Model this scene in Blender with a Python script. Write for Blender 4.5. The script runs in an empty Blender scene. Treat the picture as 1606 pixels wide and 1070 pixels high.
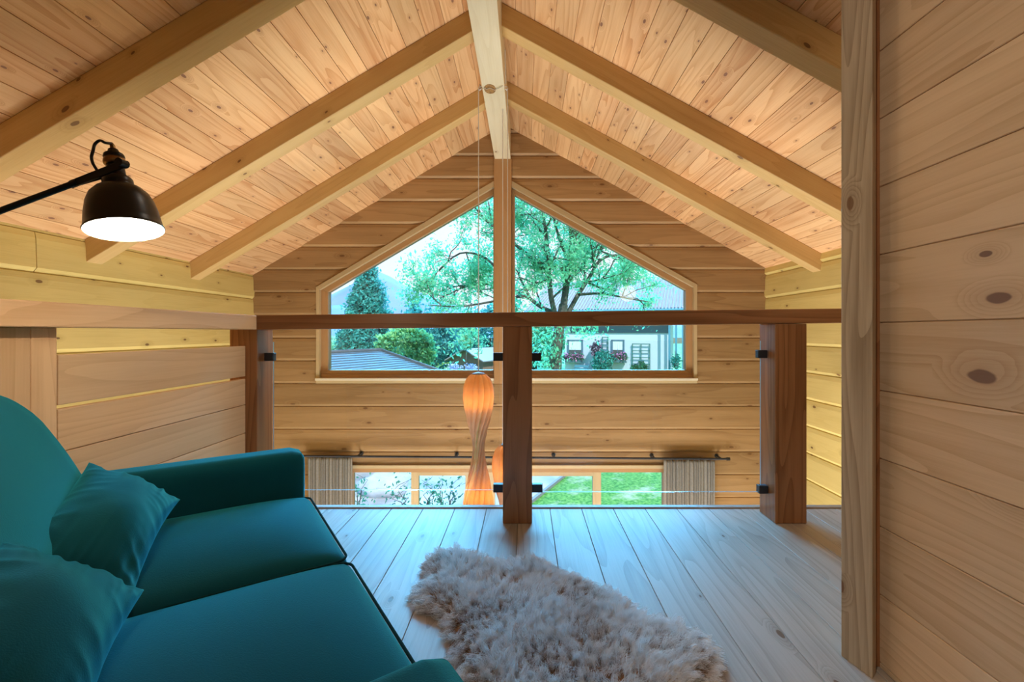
import bpy, bmesh, math, random
import numpy as np
from mathutils import Vector, Matrix, noise as mnoise

R = random.Random(7)
F = 720.0; VX, VY = 824.0, 522.0; H = 0.97          # focal length in pixels, vanishing point, eye height
COL = bpy.context.scene.collection
sc = bpy.context.scene

def at(px, py, D):
    return Vector(((px - VX) * D / F, D, H + (VY - py) * D / F))
def V(*a): return Vector(a)

# ------------------------------------------------------------------ mesh builder
class MB:
    def __init__(s): s.v = []; s.f = []; s.uv = []; s.r = []; s.m = []
    def add(s, vs, fs, uvs=None, rnd=0.5, mi=0):
        b = len(s.v); s.v += [tuple(p) for p in vs]
        for i, f in enumerate(fs):
            s.f.append([b + k for k in f])
            s.uv.append(uvs[i] if uvs else [(vs[k][0] * .7 + vs[k][1] * .7, vs[k][2]) for k in f])
            s.r.append(rnd); s.m.append(mi)
    def box(s, o, a, b, c, mi=0, rnd=None):
        """box at corner o with edge vectors a (grain), b, c"""
        o, a, b, c = Vector(o), Vector(a), Vector(b), Vector(c)
        if a.cross(b).dot(c) < 0: o = o + c; c = -c
        la, lb, lc = a.length, b.length, c.length
        rnd = R.random() if rnd is None else rnd
        u0, v0 = R.uniform(0, 60), R.uniform(0, 60)
        P = lambda i, j, k: o + a * i + b * j + c * k
        idx = [(i, j, k) for i in (0, 1) for j in (0, 1) for k in (0, 1)]
        vs = [P(*t) for t in idx]; n = {t: q for q, t in enumerate(idx)}
        faces, uvs = [], []
        for q in ([(0,0,0),(0,1,0),(1,1,0),(1,0,0)], [(0,0,1),(1,0,1),(1,1,1),(0,1,1)],
                  [(0,0,0),(1,0,0),(1,0,1),(0,0,1)], [(0,1,0),(0,1,1),(1,1,1),(1,1,0)]):
            faces.append([n[t] for t in q]); uvs.append([(u0 + t[0]*la, v0 + t[1]*lb + t[2]*lc) for t in q])
        for q in ([(0,0,0),(0,0,1),(0,1,1),(0,1,0)], [(1,0,0),(1,1,0),(1,1,1),(1,0,1)]):
            faces.append([n[t] for t in q]); uvs.append([(u0 + t[2]*lc*.6, v0 + t[1]*lb) for t in q])
        s.add(vs, faces, uvs, rnd, mi)
    def bx(s, x0, x1, y0, y1, z0, z1, g=0, mi=0, rnd=None):
        o = V(x0, y0, z0); e = [V(x1-x0,0,0), V(0,y1-y0,0), V(0,0,z1-z0)]
        e = e[g:] + e[:g]; s.box(o, *e, mi=mi, rnd=rnd)
    def prism(s, prof, o, a, bd, cd, mi=0, rnd=None):
        """2D profile (list of (b,c)) swept along vector a"""
        o, a, bd, cd = Vector(o), Vector(a), Vector(bd), Vector(cd)
        n = len(prof); rnd = R.random() if rnd is None else rnd
        u0, v0 = R.uniform(0, 60), R.uniform(0, 60); la = a.length
        ar = sum(prof[i][0]*prof[(i+1)%n][1] - prof[(i+1)%n][0]*prof[i][1] for i in range(n))
        if ar * bd.cross(cd).dot(a) < 0: prof = prof[::-1]
        vs = [o + bd*p[0] + cd*p[1] for p in prof] + [o + a + bd*p[0] + cd*p[1] for p in prof]
        fs, uvs = [], []; d = 0
        for i in range(n):
            j = (i + 1) % n; l = math.dist(prof[i], prof[j])
            fs.append([i, j, n + j, n + i])
            uvs.append([(u0, v0+d), (u0, v0+d+l), (u0+la, v0+d+l), (u0+la, v0+d)]); d += l
        fs.append(list(range(n))[::-1]); uvs.append([(u0+prof[i][1]*.6, v0+prof[i][0]) for i in range(n)][::-1])
        fs.append([n + i for i in range(n)]); uvs.append([(u0+prof[i][1]*.6, v0+prof[i][0]) for i in range(n)])
        s.add(vs, fs, uvs, rnd, mi)
    def tube(s, pts, rad, n=10, mi=0, cap=True):
        pts = [Vector(p) for p in pts]; N = len(pts)
        rad = [rad]*N if not hasattr(rad, '__len__') else rad
        vs, fs = [], []; up = None
        for i, p in enumerate(pts):
            t = (pts[min(i+1, N-1)] - pts[max(i-1, 0)]).normalized()
            if up is None: up = V(0,0,1) if abs(t.z) < .9 else V(1,0,0)
            x = t.cross(up).normalized(); y = t.cross(x).normalized(); up = -y if y.dot(up) < 0 else y
            for k in range(n):
                th = 2*math.pi*k/n; vs.append(p + (x*math.cos(th) + y*math.sin(th))*rad[i])
        for i in range(N-1):
            for k in range(n):
                k2 = (k+1) % n; fs.append([i*n+k, i*n+k2, (i+1)*n+k2, (i+1)*n+k])
        if cap: fs.append(list(range(n))); fs.append([(N-1)*n+k for k in range(n)][::-1])
        s.add(vs, fs, None, .5, mi)
    def lathe(s, prof, M=None, n=40, mi=0, closed=False):
        """profile of (radius, z) spun about z, placed by matrix M"""
        M = M or Matrix(); vs, fs = [], []; N = len(prof)
        for r, z in prof:
            for k in range(n):
                th = 2*math.pi*k/n; vs.append(M @ V(r*math.cos(th), r*math.sin(th), z))
        for i in range(N-1):
            for k in range(n):
                k2 = (k+1) % n; fs.append([i*n+k, i*n+k2, (i+1)*n+k2, (i+1)*n+k])
        s.add(vs, fs, None, .5, mi)
    def build(s, name, mats, parent=None, org=None, smooth=False, bevel=0, seg=2):
        org = Vector(org) if org is not None else (ORG[parent] if parent is not None else V(0,0,0))
        me = bpy.data.meshes.new(name)
        me.from_pydata([tuple(Vector(p) - org) for p in s.v], [], s.f)
        uvl = me.uv_layers.new(name='UVMap')
        uvl.data.foreach_set('uv', np.array([c for f in s.uv for c in f], dtype=np.float32).ravel())
        at_ = me.attributes.new('rnd', 'FLOAT', 'FACE'); at_.data.foreach_set('value', s.r)
        for m in (mats if isinstance(mats, (list, tuple)) else [mats]): me.materials.append(m)
        me.polygons.foreach_set('material_index', s.m)
        if smooth: me.polygons.foreach_set('use_smooth', [True]*len(me.polygons))
        me.update()
        return link(name, me, parent, org, bevel, seg)

ORG = {}
def link(name, me, parent=None, org=None, bevel=0, seg=2):
    o = bpy.data.objects.new(name, me); COL.objects.link(o)
    if parent is not None: o.parent = parent; ORG[o] = ORG[parent]
    else: o.location = org if org is not None else (0,0,0); ORG[o] = Vector(o.location)
    if bevel:
        b = o.modifiers.new('bevel', 'BEVEL'); b.width = bevel; b.segments = seg; b.limit_method = 'ANGLE'; b.angle_limit = .6
    return o
def tag(o, label, cat, group=None, kind=None):
    o['label'] = label; o['category'] = cat
    if group: o['group'] = group
    if kind: o['kind'] = kind
    return o
def thing(name, label, cat, loc, group=None):
    o = bpy.data.objects.new(name, None); COL.objects.link(o); o.location = loc; ORG[o] = Vector(loc)
    o.empty_display_size = .1
    return tag(o, label, cat, group)
def structure(o, label=None, cat=None):
    o['kind'] = 'structure'
    if label: o['label'] = label
    if cat: o['category'] = cat
    return o

def clip_add(dst, src, planes):
    """append the part of src that lies on the inner side of every plane (co, outward normal)"""
    bm = bmesh.new(); uvl = bm.loops.layers.uv.new('u')
    vs = [bm.verts.new(p) for p in src.v]
    for f, uv in zip(src.f, src.uv):
        fc = bm.faces.new([vs[k] for k in f])
        for l, c in zip(fc.loops, uv): l[uvl].uv = c
    for co, no in planes:
        if not bm.faces: break
        bmesh.ops.bisect_plane(bm, geom=bm.verts[:] + bm.edges[:] + bm.faces[:], dist=1e-5, plane_co=co, plane_no=no, clear_outer=True)
        be = [e for e in bm.edges if e.is_boundary]
        if be: bmesh.ops.holes_fill(bm, edges=be, sides=0)
    if bm.faces:
        bm.verts.index_update()
        dst.add([v.co.copy() for v in bm.verts], [[v.index for v in f.verts] for f in bm.faces],
                [[tuple(l[uvl].uv) for l in f.loops] for f in bm.faces], src.r[0], src.m[0])
    bm.free()

# ------------------------------------------------------------------ materials
def nt(name):
    m = bpy.data.materials.new(name); m.use_nodes = True; t = m.node_tree
    b = t.nodes['Principled BSDF']
    return m, t, b, (lambda ty, **k: mk(t, ty, **k)), (lambda a, b_: t.links.new(a, b_))
def mk(t, ty, **k):
    n = t.nodes.new(ty)
    for a, v in k.items(): setattr(n, a, v)
    return n
def math_(N, L, op, a, b=None, c=None):
    n = N('ShaderNodeMath', operation=op)
    for i, x in enumerate((a, b, c)):
        if x is None: continue
        if isinstance(x, (int, float)): n.inputs[i].default_value = x
        else: L(x, n.inputs[i])
    return n.outputs[0]
def maprange(N, L, x, a, b, c, d, smooth=False):
    n = N('ShaderNodeMapRange'); n.clamp = True
    if smooth: n.interpolation_type = 'SMOOTHSTEP'
    L(x, n.inputs[0])
    for i, v in enumerate((a, b, c, d)):
        if isinstance(v, (int, float)): n.inputs[i+1].default_value = v
        else: L(v, n.inputs[i+1])
    return n.outputs[0]
def mixc(N, L, fac, a, b, blend='MIX'):
    n = N('ShaderNodeMix', data_type='RGBA', blend_type=blend)
    for i, x in ((0, fac), (6, a), (7, b)):
        if isinstance(x, (int, float)): n.inputs[i].default_value = x
        elif isinstance(x, (tuple, list)): n.inputs[i].default_value = (*x[:3], 1)
        else: L(x, n.inputs[i])
    return n.outputs[2]

def wood(name, c1, c2, cb=None, knot=(.16,.075,.03), tone=.14, ring=.55, freq=11, kthr=.55, krad=.085, rough=.5, ksx=2.6, ksy=5.0, spec=.3):
    """boards: c1 early wood, c2 late wood, cb the colour some boards drift to"""
    m, t, b, N, L = nt(name)
    uv = N('ShaderNodeUVMap'); sp = N('ShaderNodeSeparateXYZ'); L(uv.outputs[0], sp.inputs[0])
    u, v = sp.outputs[0], sp.outputs[1]
    at_ = N('ShaderNodeAttribute', attribute_name='rnd'); rnd = at_.outputs['Fac']
    def vec(us, vs, z=None):
        c = N('ShaderNodeCombineXYZ'); L(math_(N, L, 'MULTIPLY', u, us), c.inputs[0]); L(math_(N, L, 'MULTIPLY', v, vs), c.inputs[1])
        if z is not None: L(z, c.inputs[2])
        return c.outputs[0]
    def noi(ve, det=2, ro=.5):
        n = N('ShaderNodeTexNoise'); n.inputs['Scale'].default_value = 1; n.inputs['Detail'].default_value = det; n.inputs['Roughness'].default_value = ro
        L(ve, n.inputs['Vector']); return n.outputs['Fac']
    z37 = math_(N, L, 'MULTIPLY', rnd, 37.0)
    n1 = noi(vec(.55, 6.0, z37), 1.5, .4)
    vo = N('ShaderNodeTexVoronoi', voronoi_dimensions='2D'); vo.inputs['Scale'].default_value = 1
    wob = noi(vec(14, 30), 2)
    kv = vec(ksx, ksy); L(kv, vo.inputs['Vector'])
    csp = N('ShaderNodeSeparateColor'); L(vo.outputs['Color'], csp.inputs[0])
    pres = maprange(N, L, csp.outputs[0], kthr, kthr + .02, 0, 1)
    size = maprange(N, L, csp.outputs[1], 0, 1, .45, 1.25)
    kd = math_(N, L, 'DIVIDE', vo.outputs['Distance'], size)
    kd = math_(N, L, 'ADD', kd, math_(N, L, 'MULTIPLY', math_(N, L, 'SUBTRACT', wob, .5), .035))
    near = math_(N, L, 'MULTIPLY', maprange(N, L, kd, krad*.6, krad*4, 1, 0, True), pres)
    fld = math_(N, L, 'ADD', n1, math_(N, L, 'MULTIPLY', near, .33))
    fr = math_(N, L, 'FRACT', math_(N, L, 'MULTIPLY', fld, freq))
    fr = math_(N, L, 'POWER', fr, 2.2)
    fall = maprange(N, L, fr, .0, .92, 0, 1)
    fine = noi(vec(5, 150, z37), 3, .6)
    strk = noi(vec(.8, 16, z37), 3, .55)
    big = noi(vec(.9, 2.2, z37), 2, .5)
    fac = math_(N, L, 'ADD', math_(N, L, 'MULTIPLY', fall, ring), math_(N, L, 'MULTIPLY', math_(N, L, 'SUBTRACT', fine, .45), 1.0))
    fac = math_(N, L, 'ADD', fac, math_(N, L, 'MULTIPLY', math_(N, L, 'SUBTRACT', strk, .5), .9))
    cl = N('ShaderNodeClamp'); L(fac, cl.inputs[0]); fac = cl.outputs[0]
    col = mixc(N, L, fac, c1, c2)
    if cb:
        r2 = math_(N, L, 'FRACT', math_(N, L, 'MULTIPLY', rnd, 7.31))
        amt = math_(N, L, 'ADD', math_(N, L, 'MULTIPLY', r2, .6), math_(N, L, 'MULTIPLY', math_(N, L, 'SUBTRACT', big, .5), .8))
        c3 = N('ShaderNodeClamp'); L(amt, c3.inputs[0])
        col = mixc(N, L, c3.outputs[0], col, mixc(N, L, .55, cb, col))
    tv = maprange(N, L, rnd, 0, 1, 1 - tone, 1 + tone)
    tv = math_(N, L, 'MULTIPLY', tv, maprange(N, L, big, .25, .75, .9, 1.1))
    hs = N('ShaderNodeHueSaturation'); L(col, hs.inputs['Color']); L(tv, hs.inputs['Value']); col = hs.outputs[0]
    halo = math_(N, L, 'MULTIPLY', near, .35)
    col = mixc(N, L, halo, col, mixc(N, L, .35, c2, knot))
    kf = math_(N, L, 'MULTIPLY', maprange(N, L, kd, krad*.75, krad, 1, 0, True), pres)
    kf = math_(N, L, 'MULTIPLY', kf, .85)
    col = mixc(N, L, kf, col, knot)
    L(col, b.inputs['Base Color']); b.inputs['Roughness'].default_value = rough; b.inputs['Specular IOR Level'].default_value = spec
    bp = N('ShaderNodeBump'); bp.inputs['Strength'].default_value = .12; bp.inputs['Distance'].default_value = .004
    L(math_(N, L, 'ADD', fac, math_(N, L, 'MULTIPLY', kf, -.6)), bp.inputs['Height']); L(bp.outputs[0], b.inputs['Normal'])
    return m

def plain(name, c, rough=.6, metal=0, spec=.4, emit=None, es=0, noise=0, nscale=8, c2=None):
    m, t, b, N, L = nt(name)
    b.inputs['Base Color'].default_value = (*c, 1); b.inputs['Roughness'].default_value = rough
    b.inputs['Metallic'].default_value = metal; b.inputs['Specular IOR Level'].default_value = spec
    if emit: b.inputs['Emission Color'].default_value = (*emit, 1); b.inputs['Emission Strength'].default_value = es
    if noise or c2:
        tc = N('ShaderNodeTexCoord'); n = N('ShaderNodeTexNoise'); n.inputs['Scale'].default_value = nscale; n.inputs['Detail'].default_value = 5
        L(tc.outputs['Object'], n.inputs['Vector'])
        c2 = c2 or tuple(x*(1-noise) for x in c)
        L(mixc(N, L, maprange(N, L, n.outputs['Fac'], .32, .68, 0, 1), c, c2), b.inputs['Base Color'])
    return m

def leafmat(name, c, c2, trans=.4, hue=.03, nscale=1.5):
    m, t, b, N, L = nt(name); t.nodes.remove(b); out = t.nodes['Material Output']
    at_ = N('ShaderNodeAttribute', attribute_name='rnd')
    tc = N('ShaderNodeTexCoord'); n = N('ShaderNodeTexNoise'); n.inputs['Scale'].default_value = nscale
    L(tc.outputs['Object'], n.inputs['Vector'])
    f = math_(N, L, 'ADD', math_(N, L, 'MULTIPLY', at_.outputs['Fac'], .6), math_(N, L, 'MULTIPLY', maprange(N, L, n.outputs['Fac'], .35, .65, 0, 1), .4))
    col = mixc(N, L, f, c, c2)
    d = N('ShaderNodeBsdfDiffuse'); L(col, d.inputs[0]); tr = N('ShaderNodeBsdfTranslucent'); L(col, tr.inputs[0])
    mx = N('ShaderNodeMixShader'); mx.inputs[0].default_value = trans; L(d.outputs[0], mx.inputs[1]); L(tr.outputs[0], mx.inputs[2]); L(mx.outputs[0], out.inputs[0])
    return m

def glassmat(name, tint=(.97,.99,1), refl=1.0):
    m, t, b, N, L = nt(name); t.nodes.remove(b); out = t.nodes['Material Output']
    tr = N('ShaderNodeBsdfTransparent'); tr.inputs[0].default_value = (*tint, 1)
    gl = N('ShaderNodeBsdfGlossy'); gl.inputs['Roughness'].default_value = .02
    fr = N('ShaderNodeFresnel'); fr.inputs[0].default_value = 1.45
    mx = N('ShaderNodeMixShader'); L(math_(N, L, 'MULTIPLY', fr.outputs[0], refl), mx.inputs[0])
    L(tr.outputs[0], mx.inputs[1]); L(gl.outputs[0], mx.inputs[2]); L(mx.outputs[0], out.inputs[0])
    return m

W_CEIL = wood('larch_ceiling', (.80,.50,.27), (.58,.27,.11), cb=(.84,.64,.36), tone=.15, ring=.7, freq=12, kthr=.5, krad=.062, ksx=3.6, ksy=8, knot=(.22,.10,.07))
W_RAFT = wood('spruce_rafter', (.66,.45,.195), (.49,.275,.09), cb=(.58,.45,.24), tone=.05, ring=.3, freq=6, kthr=.6, krad=.06, ksx=3, ksy=5)
W_RIDGE = wood('skylit_ridge_beam', (.70,.63,.46), (.56,.46,.28), cb=(.60,.56,.44), tone=.05, ring=.35, freq=6, kthr=.6, krad=.06, ksx=3, ksy=5)  # window skylight on the beam is put into this paler wood
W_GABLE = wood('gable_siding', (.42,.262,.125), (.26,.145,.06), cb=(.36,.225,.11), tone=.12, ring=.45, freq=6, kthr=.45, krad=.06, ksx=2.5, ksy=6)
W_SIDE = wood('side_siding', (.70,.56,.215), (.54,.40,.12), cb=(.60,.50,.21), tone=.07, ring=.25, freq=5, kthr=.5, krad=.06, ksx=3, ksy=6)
W_FLOOR = wood('floor_board', (.45,.385,.32), (.28,.225,.175), cb=(.48,.415,.34), tone=.10, ring=.6, freq=12, kthr=.7, krad=.045, ksx=2.2, ksy=5, rough=.48, spec=.22)
W_POST = wood('larch_post', (.37,.16,.062), (.21,.082,.027), tone=.06, ring=.75, freq=12, kthr=.9, krad=.05, rough=.36, spec=.5)
W_PANEL = wood('larch_panel', (.80,.53,.30), (.64,.37,.18), cb=(.84,.66,.42), tone=.09, ring=.6, freq=11, kthr=.6, krad=.06, ksx=2.2, ksy=5)
W_PART = wood('partition_plank', (.66,.46,.28), (.52,.33,.18), cb=(.62,.45,.28), tone=.06, ring=.7, freq=13, kthr=.66, krad=.066, ksx=2.2, ksy=4.6, knot=(.15,.075,.05))
W_PILLAR = wood('pillar_wood', (.46,.35,.23), (.26,.18,.105), tone=.05, ring=.7, freq=14, kthr=.6, krad=.05)
W_FRAME = wood('window_frame_wood', (.50,.29,.135), (.40,.215,.09), tone=.05, ring=.3, freq=6, kthr=.98)
W_TRIM = wood('pale_trim', (.56,.435,.26), (.46,.345,.19), tone=.04, ring=.3, freq=6, kthr=.98)
M_BLACK = plain('black_metal', (.012,.012,.014), .38, .3, .5)
M_ROD = plain('dark_rod', (.03,.03,.035), .45, .3)
M_CLAMP = plain('anthracite_clamp', (.05,.055,.065), .4, .5)
M_BRASS = plain('aged_brass', (.38,.22,.09), .35, .9)
M_STEEL = plain('pale_wire', (.80,.82,.86), .35, 0)
M_WHITEIN = plain('white_enamel', (.92,.9,.85), .5)
M_NAIL = plain('nail', (.06,.045,.03), .6)
M_GLASS = glassmat('window_glass')
M_RGLASS = glassmat('rail_glass', (.985,.995,.995), .8)
M_GEDGE = plain('glass_edge', (.62,.80,.86), .15, 0, .8)
M_CURT = plain('linen_curtain', (.33,.305,.27), .9, 0, .1, noise=.18, nscale=60)

# ------------------------------------------------------------------ measures
S = 1.1086
DG = 4.811                       # gable wall
XL, XR = (397-VX)*DG/F, (1201-VX)*DG/F
XRIDGE = -.22
SL, SR = .598, .549
def zl(x): return H + .595 + (x - XL)*SL
def zr(x): return H + .665 + (XR - x)*SR
YB, LOW = -2.6, -2.8             # back wall, lower floor level

# ------------------------------------------------------------------ shell
mb = MB()
nL = V(-SL, 0, 1).normalized(); nR = V(SR, 0, 1).normalized()
x = XL - .03
while x < XRIDGE - .005:
    w = min(.1245, XRIDGE - x)
    mb.box(V(x, YB, zl(x)), V(0, DG+.35-YB, 0), V(w-.0022, 0, (w-.0022)*SL), nL*.02); x += w
x = XR + .03
while x > XRIDGE + .005:
    w = min(.1245, x - XRIDGE)
    mb.box(V(x, YB, zr(x)), V(0, DG+.35-YB, 0), V(-(w-.0022), 0, (w-.0022)*SR), nR*.02); x -= w
mb.box(V(XL-.4, YB-.1, zl(XL-.4)+.03), V(0, DG+.5-YB, 0), V(XRIDGE-XL+.4, 0, (XRIDGE-XL+.4)*SL), V(0,0,.16), rnd=.2)
mb.box(V(XR+.4, YB-.1, zr(XR+.4)+.03), V(0, DG+.5-YB, 0), V(XRIDGE-XR-.4, 0, (XR+.4-XRIDGE)*SR), V(0,0,.16), rnd=.2)
structure(mb.build('ceiling', W_CEIL, bevel=.0016, seg=1), 'larch boarded ceiling sloping up to the ridge on both sides')

# gable wall: profiled boards cut round the window and the doors
BH = 35.6 * DG / F
Z602 = at(0, 601.6, DG).z
def log_prof(h, t=.05, c=.036):
    return [(0, t), (0, .008), (.026, -.014), (h-.04, -.007), (h-.005, -.001), (h, .006), (h, t)] if h > .1 else [(0, t), (0, 0), (h, 0), (h, t)]
hole = dict(l=(498-VX)*DG/F, r=(1091.5-VX)*DG/F, b=at(0,601,DG).z, m=(788.5-VX)*DG/F,
            lt=at(498,451,DG), lm=at(775,285.4,DG), rm=at(802.6,285.4,DG), rt=at(1091.5,447,DG))
DL, DR, DT = (543-VX)*DG/F, (1050-VX)*DG/F, at(0,732,DG).z
def slope_plane(p, q, up):      # half-space above (or below) the line p-q in the gable plane
    d = (q - p).normalized(); n = V(-d.z, 0, d.x)
    if n.z < 0: n = -n
    return (p, -n if up else n)
roofs = [(V(0,0,zl(0)), nL), (V(0,0,zr(0)), nR)]
X_ = V(1,0,0); Z_ = V(0,0,1)
def le(ax, v): return (ax*v, ax)
def ge(ax, v): return (ax*v, -ax)
regions = [
    [le(X_, hole['l'])], [ge(X_, hole['r'])],
    [ge(X_, hole['l']), le(X_, hole['r']), le(Z_, hole['b']), ge(Z_, DT)],
    [ge(X_, hole['l']), le(X_, DL), le(Z_, DT)], [ge(X_, DR), le(X_, hole['r']), le(Z_, DT)],
    [ge(X_, hole['l']), le(X_, hole['m']), slope_plane(hole['lt'], hole['lm'], True)],
    [ge(X_, hole['m']), le(X_, hole['r']), slope_plane(hole['rt'], hole['rm'], True)],
]
mb = MB()
z = Z602 - 15*BH
while z < 3.2:
    R.seed(int(z*1000)); rr = R.random()
    t_ = MB(); t_.prism(log_prof(BH-.0008), V(XL-.02, DG-.016, z), V(XR-XL+.04, 0, 0), Z_, V(0,1,0), rnd=rr)
    for rg in regions: clip_add(mb, t_, rg + roofs)
    t_ = MB(); t_.bx(XL-.05, XR+.05, DG+.03, DG+.2, z, z+BH, 0, rnd=rr)
    for rg in regions: clip_add(mb, t_, rg + roofs)
    z += BH
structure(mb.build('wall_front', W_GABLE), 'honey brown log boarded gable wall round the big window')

R.seed(11)
def side_wall(name, X, sgn, zoff, split=None):
    mb = MB(); z = zoff - 20*BH
    top = zl(XL) if sgn < 0 else zr(XR)
    while z < top:
        h = min(BH-.0008, top + .03 - z)
        segs = [(YB, DG)] if not (split and z <= split[1] < z+BH) else [(YB, split[0]-.002), (split[0]+.002, DG)]
        for a, b in segs:
            if z > LOW - .3: mb.prism(log_prof(h), V(X - sgn*.012, a, z), V(0, b-a, 0), Z_, V(sgn,0,0))
        z += BH
    mb.bx(X+sgn*.03, X+sgn*.15, YB, DG+.1, LOW-.2, top+.02, 1)
    if split:
        for dy in (-.03, .03):
            for dz in (-.055, .06):
                c = V(X + .012, split[0]+dy, split[1]+.02+dz)
                mb.lathe([(0,.001),(.0065,.001),(.0065,-.006)], Matrix.Translation(c) @ Matrix.Rotation(math.pi/2, 4, 'Y'), 10, 1)
    return mb.build(name, [W_SIDE, M_NAIL])
zLs = H + (VY-469.5)*DG/F
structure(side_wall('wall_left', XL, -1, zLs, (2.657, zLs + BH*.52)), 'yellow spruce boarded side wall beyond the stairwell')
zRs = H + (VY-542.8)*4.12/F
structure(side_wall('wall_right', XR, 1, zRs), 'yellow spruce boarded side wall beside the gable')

# loft floor, edge board, lower floor, back wall
mb = MB(); x = -.213 - .1745*8
while x < XR + .02:
    if x > -1.62: mb.bx(x, x+.1725, YB, 2.53, -.03, 0, 1)
    x += .1745
mb.bx(-1.5, XR-.01, YB, 2.5, -.26, -.031, 1)
structure(mb.build('floor', W_FLOOR, bevel=.0014, seg=1), 'wide pale larch floorboards of the loft')
mb = MB(); mb.bx(-1.51, XR-.012, 2.532, 2.572, -.28, .007, 0)
structure(mb.build('trim_1', W_FLOOR, bevel=.004), 'pale edging board at the open edge of the loft floor')
mb = MB(); mb.bx(XL-.1, XR+.1, YB, DG+.1, LOW-.2, LOW, 1)
structure(mb.build('floor_lower', W_FLOOR), 'wooden floor of the room below')
mb = MB(); z = LOW
while z < 3.2:
    t_ = MB(); t_.bx(XL-.05, XR+.05, YB-.15, YB, z, z+.196, 0)
    clip_add(mb, t_, roofs); z += .2
structure(mb.build('wall_back', W_PART), 'boarded wall behind the viewer')

# partition on the right with its post
XP = .925*S
PY = 1.2*S
mb = MB(); z = 1.0 - .1965*6
while z < 2.6:
    t_ = MB(); t_.bx(XP, XP+.04, YB, PY, max(z, .001), z+.1945, 1)
    clip_add(mb, t_, roofs); z += .1965
t_ = MB(); t_.bx(XP+.006, XP+.034, YB, PY-.002, .002, 2.9, 1); clip_add(mb, t_, roofs)
structure(mb.build('wall_partition', W_PART, bevel=.002, seg=1), 'pale knotty plank partition wall on the right')
mb = MB()
fp = [(.854*S, 1.243*S), (.8755*S, 1.158*S), (.900*S, 1.178*S), (.905*S, 1.243*S)]
mb.prism([(p[0], p[1]) for p in fp], V(0,0,0), V(0,0,2.52), V(1,0,0), V(0,1,0))
tag(mb.build('timber_post', W_PILLAR, org=None, bevel=.003),
    'tall weathered grey-brown timber post from floor to roof at the plank partition', 'post')
mb = MB(); mb.bx(.905*S+.002, XP+.03, PY, PY+.10, .001, 2.47, 2)
structure(mb.build('trim_2', W_POST, bevel=.002), 'narrow dark orange strip between the tall post and the partition')
mb = MB()
mb.bx(-1.66, -1.60, YB, .98, -.26, 2.1, 1)
structure(mb.build('wall_stair', W_PART), 'boarded wall behind the sofa end')

# ------------------------------------------------------------------ roof beams
mb = MB()
RBX0, RBX1 = (776.2-VX)*DG/F, (801-VX)*DG/F
RBZ = at(0, 252, DG).z
mb.bx(RBX0, RBX1, YB, DG-.02, RBZ, 3.16, 1)
rb = thing('ridge_beam', 'thick pale ridge beam running under the roof peak to the gable', 'beam', (-.24, 1.1, RBZ))
mb.build('beam', W_RIDGE, rb, bevel=.004)
mb = MB()                                                          # the worn knot hole under the beam
kc = at(768.5, 139.5, (RBZ-H)*F/(VY-139.5))
mb.lathe([(0,.0),(.02,-.001),(.032,-.003),(.04,-.005),(.043,-.003),(.044,.002)], Matrix.Translation(kc) @ Matrix.Diagonal((1,1.5,1,1)), 20)
mb.build('knot', plain('raw_knot', (.45,.26,.09), .8, c2=(.22,.12,.05), nscale=60), rb, smooth=True)
for i, (Yl, Yr, nl_) in enumerate(((1.82*S, 1.80*S, 'nearest the sofa'), (2.67*S, 2.67*S, 'in the middle'), (3.504*S, 3.504*S, 'closest to the gable window'))):
    for side in (-1, 1):
        mb = MB(); dz = .152
        if side < 0:
            a, b = V(XL-.005, Yl, zl(XL-.005)), V(RBX0+.002, Yl, zl(RBX0+.002))
            mb.box(a-V(0,0,dz), b-a, V(0,.112,0), V(0,0,dz))
        else:
            a, b = V(XR+.005, Yr, zr(XR+.005)), V(RBX1-.002, Yr, zr(RBX1-.002))
            mb.box(a-V(0,0,dz), b-a, V(0,.112,0), V(0,0,dz))
        lab = {(0,-1): 'rafter on the left slope nearest the viewer, passing above the black lamp',
               (1,-1): 'rafter on the left slope ending just below the black lamp shade',
               (2,-1): 'rafter on the left slope closest to the gable window',
               (0,1): 'partly seen rafter at the top right beside the tall post, nearest the viewer',
               (1,1): 'middle rafter of the right slope running behind the tall post',
               (2,1): 'rafter on the right slope closest to the gable window'}[(i, side)]
        tag(mb.build('rafter', W_RAFT, org=(a+b)/2, bevel=.005), lab, 'beam', 'rafters under the sloping ceiling')

# ------------------------------------------------------------------ gable window
def ring(mb, out, inn, y0, y1):
    n = len(out)
    for i in range(n):
        j = (i+1) % n
        o0, o1, i0, i1 = [at(*p, DG) for p in (out[i], out[j], inn[i], inn[j])]
        if (o0-i0).length < 1e-6 and (o1-i1).length < 1e-6: continue
        u0, v0 = R.uniform(0,50), R.uniform(0,50); l = (o1-o0).length; w = max((o0-i0).length, .01)
        q = [(p.x, y, p.z) for y in (y0, y1) for p in (o0, o1, i1, i0)]
        fs = [[0,1,2,3],[7,6,5,4],[0,4,5,1],[1,5,6,2],[2,6,7,3],[3,7,4,0]]
        base = [(u0,v0),(u0+l,v0),(u0+l,v0+w),(u0,v0+w)]*2
        mb.add(q, fs, [[(base[k][0], base[k][1] + (.05 if k > 3 else 0)) for k in f] for f in fs], R.random())
wins = {'window_1': ([(498,601),(775,601),(775,285.4),(498,451)], [(503,593),(775,593),(775,294.5),(503,455)], [(513.5,581),(773.5,581),(773.5,304.5),(513.5,458)]),
        'window_2': ([(1091.5,601),(802.6,601),(802.6,285.4),(1091.5,447)], [(1086.5,593),(802.6,593),(802.6,294.5),(1086.5,451)], [(1076.5,581),(807.5,581),(807.5,304.5),(1076.5,454.5)])}
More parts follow.
